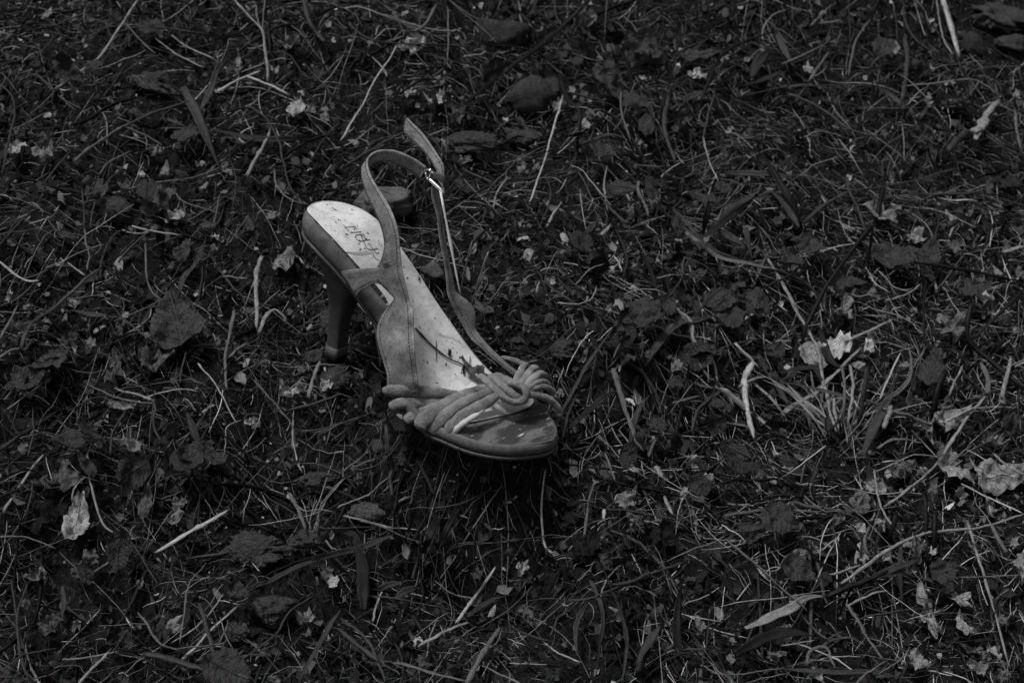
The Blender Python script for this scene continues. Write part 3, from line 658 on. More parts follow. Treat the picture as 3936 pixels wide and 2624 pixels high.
# ------------------------------------------------------------------ things one can pick out in the photograph
stone('TM', (255, 1420), (400, 340), .2, 'pale rounded stone behind the heel seat, seen through the sling strap', lift=.7, rough=.42, n=4)
stone('TM', (1300, 660), (370, 320), .085, 'grey oblong stone in the litter uphill of the buckle', lift=1.1, ang=40)
stone('TM', (1110, 235), (400, 270), .075, 'broad pitted stone half buried beyond the oblong stone', lift=.9, rough=.3)
stone('TM', (1450, 600), (150, 200), .08, 'small pitted stone touching the oblong grey stone', lift=.8, rough=.25)
stone('BM', (185, 385), (290, 150), .16, 'pale flat-topped stone below the toe with a twig across it', lift=1.0, rough=.2)
stone('TR', (2010, 310), (190, 200), .07, 'dark smooth stone in the bare soil beside the thick pale stalk', lift=.5, rough=.1)
stone('TR', (2240, 1270), (240, 110), .06, 'grey worn stone far out past the toe under thin stems', lift=.3)
stone('BL', (2250, 90), (270, 70), .045, 'dark bark-covered stick end lying on the heel side of the toe', lift=.5, name='bark_stick', cat='stick', ang=-4, rough=.12)
stone('S', (1160, 1310), (200, 150), .15, 'pale angular chip wedged behind the insole edge', lift=1.4, name='pale_chip', cat='chip', rough=.28)
for q, (k, c, s_, lb) in enumerate([('BL', (1780, 650), (430, 250), 'crumbly soil clod, the largest one in the bare patch'), ('BL', (1880, 1050), (300, 220), 'crumbly soil clod lying below the largest clod'), ('BL', (1610, 1215), (150, 110), 'small soil clod beside the speckled stalk'),
        ('TR', (2200, 110), (420, 240), 'crumbly soil clod beside the thick pale stalk'), ('TR', (2250, 300), (260, 130), 'low soil clod under the dark smooth stone'), ('TL', (800, 1460), (260, 180), 'rounded dark soil clod uphill of the heel'), ('ML', (2270, 640), (150, 260), 'pitted soil lump just in front of the heel tip'), ('TL', (1060, 560), (330, 190), 'low soil clod under crossing straws'), ('C', (330, 700), (420, 260), 'low mossy soil mound beside the bark stick'), ('C', (250, 1350), (400, 230), 'crumbly soil mound below the straight straw'), ('TM', (900, 1000), (420, 170), 'long soil shelf past the buckle'), ('TM', (1250, 950), (300, 150), 'pale crumbly soil lump on the soil shelf'), ('B', (150, 420), (300, 220), 'damp soil lump beside the side cords'), ('ML', (2330, 1050), (200, 180), 'pitted soil lump under the arch of the sandal'), ('TR', (1880, 720), (220, 150), 'sandy soil lump under the thin arching straw')]):
    stone(k, c, s_, .05, lb, lift=.95, name='soil_clod', cat='clod', rough=.5, n=5, mat='clod')

# leaves: crop, centre, size, angle, tone, shape, label
LV_ = [
 ('TM', (490, 300), (270, 190), 15, 'w', 'torn', 'large pale torn leaf crossed by a dark stem uphill of the strap tail'),
 ('TM', (650, 690), (160, 170), 60, 'p', 'torn', 'pale leaf curled into a ring beyond the strap tail'),
 ('TM', (460, 635), (110, 90), 0, 'p', 'torn', 'small pale leaf scrap beside the ring-curled leaf'),
 ('TM', (795, 805), (170, 140), 20, 'g', 'torn', 'grey square-ended leaf just beyond the strap tail'),
 ('TM', (540, 100), (120, 100), 0, 'g', 'torn', 'grey curled leaf under the long pale straw'),
 ('TM', (1690, 150), (140, 200), 90, 'l', 'torn', 'mottled leaf hanging by a torn point high on the slope'),
 ('TM', (1500, 730), (150, 120), 0, 'l', 'torn', 'pale leaf scrap propped on the oblong grey stone'),
 ('TM', (1750, 800), (130, 70), 5, 'l', 'torn', 'pale flat flake downhill of the dark pointed leaf'),
 ('TM', (840, 1105), (160, 80), 5, 'l', 'torn', 'pale flaky leaf scrap past the buckle'),
 ('TM', (1240, 1140), (60, 100), 90, 'l', 'ovate', 'small pale leaf at the uphill end of a thin root'),
 ('TM', (1350, 1165), (110, 80), 0, 'l', 'torn', 'crinkled pale scrap on the soil shelf beyond the buckle'),
 ('TM', (2060, 990), (110, 90), -40, 'l', 'torn', 'pale twisted leaf tip hooked over a wiry stem'),
 ('TR', (95, 530), (180, 120), 10, 'w', 'torn', 'bright crumpled leaf under dark grass high on the slope'),
 ('TR', (862, 472), (80, 100), 70, 'p', 'torn', 'small bright leaf scrap below the bent dark blade'),
 ('TR', (1010, 290), (90, 90), 40, 'g', 'torn', 'grey crumpled scrap at a stalk joint'),
 ('TR', (800, 190), (60, 60), 0, 'g', 'torn', 'little grey leaf flake against dark stems'),
 ('TR', (320, 905), (80, 50), 20, 'p', 'torn', 'tiny pale flake among dark grass'),
 ('TR', (1370, 1490), (300, 240), 100, 'l', 'lobed', 'pale star-lobed leaf crossed by a dark stem'),
 ('TR', (1560, 1470), (170, 170), 50, 'm', 'torn', 'folded grey wing of leaf beside the star-lobed leaf'),
 ('TR', (1680, 705), (80, 80), 0, 'p', 'torn', 'small pale seed head on a thin straw'),
 ('TR', (1640, 470), (170, 180), 80, 'm', 'torn', 'grey rotting leaf flat on the soil below the stalk'),
 ('TR', (1860, 690), (160, 130), 0, 'g', 'torn', 'grey sandy flake on bare soil'),
 ('TR', (2310, 720), (90, 100), 0, 'g', 'torn', 'grey leaf tip far out past the toe'),
 ('MR', (1105, 580), (210, 190), 30, 'l', 'torn', 'crumpled silvery leaf beside the long leaning stalk'),
 ('MR', (1090, 450), (140, 110), 0, 'l', 'torn', 'pale crumpled scrap uphill of the silvery leaf'),
 ('MR', (1065, 840), (190, 230), 70, 'p', 'round', 'large pale smooth leaf standing behind the grass tuft'),
 ('MR', (890, 900), (190, 200), 110, 'l', 'round', 'pale blotched leaf leaning against the large smooth leaf'),
 ('MR', (790, 850), (80, 220), 95, 'd', 'narrow', 'dark narrow leaf behind the blotched leaf'),
 ('MR', (1870, 690), (200, 230), 60, 'g', 'lobed', 'smooth grey lobed leaf beside a dark forked stem'),
 ('MR', (1610, 75), (200, 130), 25, 'l', 'torn', 'curled pale leaf rolled like a shell'),
 ('MR', (1880, 130), (150, 110), 10, 'g', 'torn', 'pale frayed leaf near the shell-curled leaf'),
 ('MR', (2310, 330), (110, 150), 80, 'g', 'lobed', 'grey pointed leaf far out past the toe'),
 ('MR', (2200, 640), (140, 150), 40, 'm', 'torn', 'greyish crumpled leaf under crossing dark stems'),
 ('MR', (640, 1080), (320, 250), 10, 'm', 'torn', 'broad grey leaf with a ragged edge beside the thick stub'),
 ('MR', (630, 855), (140, 120), 40, 'm', 'ovate', 'grey oval leaf above the broken stalk'),
 ('MR', (1285, 810), (60, 190), 80, 'p', 'narrow', 'bright slender leaf standing in the grass tuft'),
 ('MR', (1210, 945), (90, 50), 5, 'l', 'ovate', 'little pale leaf at the foot of the slender bright leaf'),
 ('MR', (1640, 1375), (140, 110), 10, 'l', 'torn', 'pale cracked leaf below the curled tube leaf'),
 ('MR', (1830, 1320), (260, 90), 30, 'l', 'narrow', 'long curled tube-like leaf far out past the toe'),
 ('MR', (1790, 1220), (130, 90), 0, 'g', 'torn', 'crumpled leaf with a round hole'),
 ('MR', (1920, 1310), (90, 80), 0, 'l', 'torn', 'small pale scrap at the end of the tube leaf'),
 ('MR', (2170, 850), (180, 170), 0, 'd', 'torn', 'dark flat leaf with pale veins out past the toe'),
 ('MR', (1500, 985), (90, 130), 70, 'm', 'torn', 'grey leaf behind the tuft blades'),
 ('MR', (2060, 1440), (170, 140), 0, 'g', 'torn', 'broad greyish leaf beneath a diagonal straw'),
 ('MR', (2250, 1330), (170, 200), 0, 'm', 'torn', 'dull leaf sheet far out past the toe'),
 ('MR', (210, 670), (140, 60), 5, 'l', 'torn', 'pale flake under the dark double leaf'),
 ('MR', (230, 1215), (80, 50), 0, 'm', 'heart', 'tiny clover leaf beside the thick stub'),
 ('MR', (295, 1245), (90, 80), 0, 'm', 'heart', 'tiny clover leaf with a notched tip'),
 ('BR', (1880, 110), (320, 170), -20, 'l', 'ovate', 'broad pale leaf, uphill one of an overlapping pair'),
 ('BR', (2190, 140), (330, 190), 5, 'l', 'ovate', 'broad pale leaf, downhill one of an overlapping pair'),
 ('BR', (1310, 210), (170, 190), 60, 'l', 'torn', 'speckled pale leaf under the thin rising stem'),
 ('BR', (1220, 320), (120, 170), 70, 'g', 'ovate', 'grey bent leaf casting a dark shadow'),
 ('BR', (1720, 240), (190, 180), 0, 'g', 'torn', 'grey leaf below the long rising stem'),
 ('BR', (1910, 270), (140, 100), 15, 'l', 'torn', 'pale leaf at the end of the straight straw'),
 ('BR', (1070, 435), (100, 100), 0, 'g', 'torn', 'grey square scrap under a kinked rootlet'),
 ('BR', (1370, 470), (110, 110), 0, 'l', 'torn', 'pale wrinkled scrap beside a black stub'),
 ('BR', (1240, 680), (120, 150), 80, 'l', 'torn', 'pale folded leaf with a white edge'),
 ('BR', (1370, 700), (90, 120), 0, 'l', 'torn', 'pale scrap under the long diagonal stem'),
 ('BR', (1700, 1090), (190, 330), 100, 'l', 'torn', 'large blotched pale leaf with a dark split'),
 ('BR', (1910, 980), (160, 150), 30, 'l', 'lobed', 'pale three-lobed leaf near the straight stem'),
 ('BR', (1940, 1175), (100, 160), 100, 'l', 'ovate', 'pale hanging leaf with a drawn-out tip'),
 ('BR', (1610, 1370), (180, 200), -90, 'l', 'fan', 'pale fan-shaped leaf with parallel ribs'),
 ('BR', (2300, 800), (130, 220), 95, 'l', 'torn', 'pale leaf far out past the toe'),
 ('BR', (2030, 1475), (170, 90), 5, 'l', 'torn', 'pale flat leaf downhill past the toe'),
 ('BR', (2070, 1370), (190, 100), 20, 'g', 'torn', 'grey leaf curling above the flat pale one'),
 ('BR', (2170, 1090), (200, 170), 0, 'g', 'torn', 'wide grey leaf behind the straight stem'),
 ('BR', (2210, 1510), (110, 110), 0, 'g', 'torn', 'grey scrap far downhill of the toe'),
 ('BR', (180, 190), (130, 110), 30, 'l', 'torn', 'bright crinkled scrap below the clover'),
 ('BR', (70, 60), (140, 120), 0, 'l', 'torn', 'pale ragged scrap beneath the thick stub'),
 ('BR', (640, 1380), (170, 90), 0, 'g', 'torn', 'grey crumpled leaf under the dark broad blade'),
 ('BR', (600, 1200), (110, 80), 0, 'g', 'torn', 'grey scrap beside the bright dried blade'),
 ('BR', (700, 1190), (70, 60), 0, 'g', 'round', 'small round grey leaf by the bright dried blade'),
 ('BR', (480, 520), (190, 110), 10, 'm', 'ovate', 'dark grey curled leaf at the edge of the hollow'),
 ('BR', (1500, 90), (230, 170), 0, 'g', 'torn', 'grey leaf with a tattered rim out past the toe'),
 ('BR', (1620, 640), (130, 200), 0, 'g', 'torn', 'greyish leaf behind the two black stubs'),
 ('BR', (1720, 650), (80, 100), 0, 'p', 'torn', 'pale folded scrap beside the black stub'),
 ('BR', (2270, 590), (90, 100), 0, 'l', 'torn', 'pale knobbly scrap beside the straight stem'),
 ('BM', (1240, 790), (95, 120), 80, 'p', 'torn', 'small bright leaf alone in the dark litter below the toe'),
 ('BM', (1270, 1105), (150, 140), 100, 'g', 'torn', 'grey claw-shaped curled leaf'),
 ('BM', (1960, 310), (230, 120), 10, 'l', 'torn', 'pale leaf with a bright fold ahead of the toe shadow'),
 ('BM', (1910, 720), (270, 150), 15, 'm', 'torn', 'dark crumpled leaf beside the twisted vine'),
 ('BM', (2190, 560), (320, 260), 0, 'd', 'torn', 'broad dark wrinkled leaf above the twisted vine'),
 ('BM', (1690, 600), (170, 200), 60, 'd', 'ovate', 'dark leaf beside a thin upright straw'),
 ('BM', (750, 1455), (230, 120), -5, 'm', 'torn', 'crumpled grey leaf far downhill of the toe'),
 ('BM', (400, 1190), (200, 150), 0, 'd', 'torn', 'dark rotting leaf under the pale broken straw'),
 ('BM', (930, 1015), (120, 60), 20, 'l', 'torn', 'pale flake beside the pale broken straw'),
 ('BM', (2000, 435), (70, 60), 0, 'l', 'torn', 'tiny pale scrap under a long thin stem'),
 ('BM', (770, 680), (120, 70), 0, 'm', 'torn', 'dull leaf scrap at one end of the twisted vine strand'),
 ('BM', (1370, 890), (160, 110), 0, 'd', 'torn', 'dark torn leaf below the small bright leaf'),
 ('BM', (1560, 830), (210, 130), 0, 'd', 'torn', 'dark crumpled leaf between vine and stems'),
 ('BM', (1990, 1090), (150, 110), 0, 'd', 'torn', 'dark leaf behind the two long blades'),
 ('BM', (1440, 1500), (170, 110), 0, 'm', 'torn', 'grey leaf mound far downhill of the toe'),
 ('BM', (640, 1010), (110, 90), 0, 'm', 'torn', 'grey scrap caught under crossing grass'),
 ('BM', (200, 1400), (120, 100), 0, 'g', 'torn', 'grey crumpled flake near the broken straw'),
 ('BM', (1480, 300), (90, 60), 0, 'm', 'torn', 'dull scrap in the hollow ahead of the toe'),
 ('BM', (700, 120), (90, 80), 60, 'm', 'torn', 'grey three-cornered scrap in the shadow under the toe'),
 ('BL', (530, 440), (170, 260), 95, 'p', 'ovate', 'bright wrinkled leaf hanging downhill, far behind the heel'),
 ('BL', (420, 150), (280, 260), 60, 'g', 'torn', 'large grey leaf uphill of the bright wrinkled leaf'),
 ('BL', (610, 730), (180, 170), 40, 'g', 'torn', 'grey cracked leaf beside a curling stem'),
 ('BL', (530, 800), (150, 110), -20, 'g', 'torn', 'grey leaf half under the cracked leaf'),
 ('BL', (250, 825), (220, 110), 10, 'l', 'torn', 'row of pale leaf scrap pieces far behind the heel'),
 ('BL', (215, 380), (320, 340), 70, 'd', 'torn', 'very large dark leaf with a frayed edge'),
 ('BL', (1005, 330), (90, 200), 95, 'g', 'ovate', 'grey narrow-tipped leaf near a curly root'),
 ('BL', (1205, 440), (180, 110), 10, 'l', 'torn', 'pale frilled scrap beside the thick pale straw'),
 ('BL', (1240, 320), (100, 90), 0, 'l', 'torn', 'pale feathery scrap above the frilled one'),
 ('BL', (2110, 1140), (170, 140), 30, 'l', 'torn', 'pale leaf with a dark gap below the soil clods'),
 ('BL', (2250, 790), (130, 110), 0, 'g', 'torn', 'grey leaf beside the soil clods'),
 ('BL', (340, 1170), (220, 140), 0, 'g', 'torn', 'grey mouldy leaf downhill behind the heel'),
 ('BL', (170, 1020), (130, 130), 0, 'g', 'torn', 'grey mouldy scrap by the fine stems'),
 ('BL', (1200, 1030), (120, 70), 5, 'g', 'torn', 'grey curled scrap above a drooping straw'),
 ('BL', (960, 890), (60, 90), 80, 'l', 'torn', 'small pale scrap on a stem'),
 ('BL', (1210, 1160), (80, 110), 60, 'l', 'ovate', 'pale spoon-shaped leaf on a wiry stalk'),
 ('BL', (1120, 1200), (110, 170), 90, 'm', 'ovate', 'dull leaf behind the spoon-shaped leaf'),
 ('BL', (2290, 890), (110, 110), 90, 'w', 'fan', 'tiny white tufted flower head'),
 ('BL', (1550, 100), (110, 150), 90, 'd', 'ovate', 'dark drooping leaf on the heel side of the toe stems'),
 ('BL', (830, 1270), (200, 130), -35, 'm', 'narrow', 'grey strap-like leaf running into bark'),
 ('ML', (1050, 930), (230, 280), 60, 'g', 'torn', 'crumpled grey leaf heap behind the heel'),
 ('ML', (790, 990), (170, 210), 100, 'g', 'torn', 'folded grey leaf with a bright tip'),
 ('ML', (830, 690), (120, 130), 0, 'g', 'torn', 'grey curled scrap above the leaf heap'),
 ('ML', (620, 800), (110, 100), 0, 'l', 'torn', 'small pale crumpled scrap at a stem fork'),
 ('ML', (1950, 230), (150, 200), 80, 'l', 'round', 'pale round leaf behind the heel'),
 ('ML', (1495, 80), (110, 90), 20, 'p', 'torn', 'small bright leaf with a hole, uphill behind the heel'),
 ('ML', (2010, 1130), (210, 110), 0, 'p', 'torn', 'bright crumpled scrap below the heel tip'),
 ('ML', (2250, 1090), (130, 140), 70, 'p', 'torn', 'bright crinkled scrap between heel and toe cords'),
 ('ML', (1725, 1335), (110, 70), 10, 'w', 'torn', 'small bright square flake below the heel'),
 ('ML', (920, 1515), (180, 110), 15, 'l', 'torn', 'pale bent leaf far behind the heel, below the dark stem'),
 ('ML', (870, 1235), (230, 50), 5, 'l', 'narrow', 'pale thin bark flake below the leaf heap'),
 ('ML', (2220, 1250), (110, 60), 0, 'l', 'torn', 'pale knotted scrap on the heel side of the toe cords'),
 ('TL', (115, 1020), (140, 150), 0, 'p', 'round', 'bright round leaf far behind the heel'),
 ('TL', (310, 1080), (190, 190), 110, 'l', 'torn', 'pale folded leaf beside the bright round leaf'),
 ('TL', (1380, 1130), (80, 60), 0, 'p', 'torn', 'tiny bright flake below the forked blade'),
 ('TL', (1220, 1495), (200, 160), 10, 'p', 'torn', 'bright broken leaf uphill behind the heel seat'),
 ('TL', (1090, 1400), (330, 220), -30, 'g', 'torn', 'grey leaf twisted like a figure uphill of the heel'),
 ('TL', (2045, 745), (120, 150), 90, 'p', 'ovate', 'bright pointed leaf beside the strap loop'),
 ('TL', (2140, 760), (110, 80), 30, 'l', 'torn', 'pale scrap touching the bright pointed leaf'),
 ('TL', (1985, 300), (200, 110), 20, 'l', 'torn', 'pale flat leaf near the forked pale twig'),
 ('TL', (1890, 470), (120, 70), 0, 'p', 'torn', 'bright flake below the flat pale leaf'),
 ('TL', (1640, 490), (80, 90), 0, 'l', 'torn', 'small pale flake at the twig joint'),
 ('TL', (1060, 1050), (110, 140), 60, 'l', 'torn', 'pale jagged scrap uphill behind the heel'),
 ('TL', (1140, 1180), (60, 100), 95, 'l', 'ovate', 'small pale drop-shaped leaf'),
 ('TL', (1880, 1470), (130, 70), 0, 'l', 'torn', 'pale flake behind the heel seat'),
 ('TL', (820, 745), (60, 60), 0, 'l', 'round', 'tiny pale ring-like seed case'),
 ('TL', (1180, 20), (140, 80), 0, 'm', 'torn', 'grey scrap high on the slope'),
 ('TL', (300, 480), (170, 130), 0, 'm', 'torn', 'dull leaf over a dark hollow'),
 ('TL', (860, 1290), (140, 90), 0, 'g', 'torn', 'grey flake beside a curving stem'),
 ('B', (1420, 600), (180, 220), 95, 'l', 'torn', 'pale peeling flake under the dark strap-shaped blade'),
 ('B', (1110, 480), (130, 110), 60, 'g', 'torn', 'grey flake beside the peeling flake'),
 ('B', (1290, 470), (180, 150), 30, 'g', 'torn', 'grey flake beneath the dark strap-shaped blade'),
 ('B', (1010, 980), (110, 120), 60, 'l', 'torn', 'small ragged pale flake on a dark blade'),
 ('B', (1040, 225), (80, 110), 90, 'g', 'torn', 'small grey flake below the largest dark leaf'),
 ('B', (1850, 140), (180, 80), 10, 'g', 'torn', 'grey crinkled flake under the dark double leaf'),
 ('B', (350, 340), (180, 110), 0, 'l', 'torn', 'pale flake on the buckle side of the sandal knot'),
 ('B', (150, 880), (130, 130), 0, 'l', 'torn', 'grey banded flake beside the outer toe cord'),
 ('B', (1120, 1420), (110, 120), 90, 'g', 'torn', 'grey flake beside the thick leaning stalk'),
 ('B', (2070, 1440), (160, 180), 0, 'm', 'torn', 'greyish leaf at the foot of the thick stub'),
 ('A', (1360, 330), (130, 110), 20, 'm', 'torn', 'grey leaf under the long grass blade'),
 ('A', (440, 640), (120, 110), 0, 'l', 'torn', 'pale curled scrap in a dark hollow behind the strap'),
 ('A', (1100, 860), (220, 200), 60, 'm', 'torn', 'ragged brownish leaf half way up the slope'),
 ('C', (1110, 930), (170, 160), 60, 'd', 'ovate', 'dark ribbed leaf leaning on the flat-topped stone'),
 ('C', (780, 690), (150, 160), 60, 'g', 'torn', 'pale crumbling flake uphill of the flat-topped stone'),
 ('C', (720, 590), (80, 110), 90, 'l', 'torn', 'pale flake at the end of the bark stick'),
 ('C', (1730, 620), (110, 90), 60, 'm', 'torn', 'grey small leaf in the deep shadow below the toe'),
 ('C', (1830, 1500), (130, 100), 0, 'm', 'torn', 'dark flake at the joint of grass stems'),
 ('C', (640, 1400), (200, 110), 0, 'm', 'torn', 'grey flake beneath the wide dark blade'),
]
for k, c, s_, an, tn, sh, lb in LV_:
    leaf(k, c, s_, an, TONE[tn] * (1.3 if k in ('MR', 'BR') else 1), sh, lb, curl=.95 if sh == 'torn' else .6, lift=1.4)
GREEN = [
 ('TM', (1820, 510), (230, 230), -55, 'heart', 'dark pointed leaf on a stalk high on the slope, the larger of two'),
 ('TM', (2095, 330), (230, 190), -45, 'ovate', 'dark pointed leaf on a stalk high on the slope, the smaller of two'),
 ('TM', (2080, 720), (150, 160), 90, 'round', 'dark round leaf, uphill one of a stacked pair'),
 ('TM', (2100, 870), (120, 160), 90, 'round', 'dark oval leaf, downhill one of a stacked pair'),
 ('TR', (1380, 340), (170, 180), 60, 'heart', 'dark folded leaf under a curved straw'),
 ('TR', (110, 390), (260, 80), 5, 'narrow', 'blurred dark strap leaf above the bright crumpled leaf'),
 ('A', (1680, 170), (390, 190), 15, 'ovate', 'dark dusty oval leaf beside the long dry blade'),
 ('A', (1930, 60), (190, 130), -20, 'round', 'dark leaf half hidden behind the dusty oval leaf'),
 ('A', (1675, 700), (140, 130), 60, 'round', 'little dark round leaf under the long dry blade'),
 ('A', (1500, 600), (170, 90), -15, 'ovate', 'little dark oval leaf beside the long dry blade'),
 ('A', (1090, 1420), (340, 330), -50, 'ovate', 'largest dark leaf with a pale midrib on the buckle side of the sandal'),
 ('A', (1345, 1390), (180, 220), 90, 'heart', 'dark notched leaf beside the largest dark leaf'),
 ('MR', (720, 212), (240, 130), 0, 'heart', 'dark heart-shaped leaf beside the long dry blade'),
 ('MR', (880, 120), (200, 110), -35, 'ovate', 'dark leaf uphill of the heart-shaped leaf'),
 ('MR', (1140, 378), (230, 100), 0, 'ovate', 'dark dusty spindle leaf above the silvery leaf'),
 ('MR', (1480, 185), (350, 150), -8, 'ovate', 'long dark dusty leaf holding pale needles'),
 ('MR', (1700, 180), (120, 210), 70, 'ovate', 'dark upright leaf at a black stem joint'),
 ('MR', (1680, 330), (120, 130), -80, 'round', 'dark hanging leaf with a water drop'),
 ('MR', (250, 500), (220, 170), 30, 'round', 'dark dusty leaf, uphill one of the double leaf'),
 ('MR', (320, 600), (170, 190), -60, 'round', 'dark dusty leaf, downhill one of the double leaf'),
 ('MR', (475, 520), (160, 130), 0, 'heart', 'dark leaf with a toothed edge'),
 ('MR', (1725, 960), (140, 250), 70, 'ovate', 'dark hanging leaf beside the grass tuft'),
 ('MR', (2000, 440), (240, 200), 30, 'lobed', 'dark lobed leaf above the smooth grey lobed leaf'),
 ('BR', (670, 430), (260, 180), -30, 'ovate', 'dark ribbed leaf over the black hollow'),
 ('BR', (800, 790), (260, 120), -30, 'ovate', 'dark leaf on the slope of the hollow'),
 ('BR', (1800, 800), (190, 120), 20, 'ovate', 'dark leaf at the foot of the black stubs'),
 ('BL', (1570, 1470), (330, 200), -20, 'ovate', 'dark sharp-edged leaf far downhill of the toe'),
 ('BL', (1640, 930), (140, 80), -10, 'ovate', 'dark leaf on the soil clods'),
 ('BL', (60, 1530), (190, 110), 10, 'ovate', 'dark leaf downhill behind the heel'),
 ('ML', (1220, 650), (330, 360), 110, 'ovate', 'big dark wrinkled leaf behind the heel'),
 ('ML', (350, 920), (220, 260), 80, 'ovate', 'dark pleated leaf far behind the heel'),
 ('ML', (200, 1040), (240, 130), 25, 'ovate', 'dark smooth leaf under the pleated leaf'),
 ('ML', (1265, 160), (90, 170), 90, 'ovate', 'dark upright leaf uphill of the wrinkled leaf'),
 ('ML', (2150, 780), (150, 90), 20, 'heart', 'dark small leaf touching the back of the heel'),
 ('B', (1010, 370), (160, 130), -80, 'heart', 'dark drooping leaf below the largest dark leaf'),
 ('B', (1415, 780), (170, 170), 90, 'heart', 'dark clover leaf in front of the peeling flake'),
 ('B', (1870, 1000), (150, 110), 10, 'round', 'dark oval clover leaf beside the thick stub'),
 ('B', (1965, 1060), (150, 130), 90, 'heart', 'dark heart-shaped clover leaf beside the thick stub'),
 ('B', (1210, 1230), (180, 210), 60, 'ovate', 'dark dull leaf between leaning stalks'),
]
for k, c, s_, an, sh, lb in GREEN:
    leaf(k, c, s_, an, .034, sh, lb, curl=.42, lift=2.2, name='green_leaf')

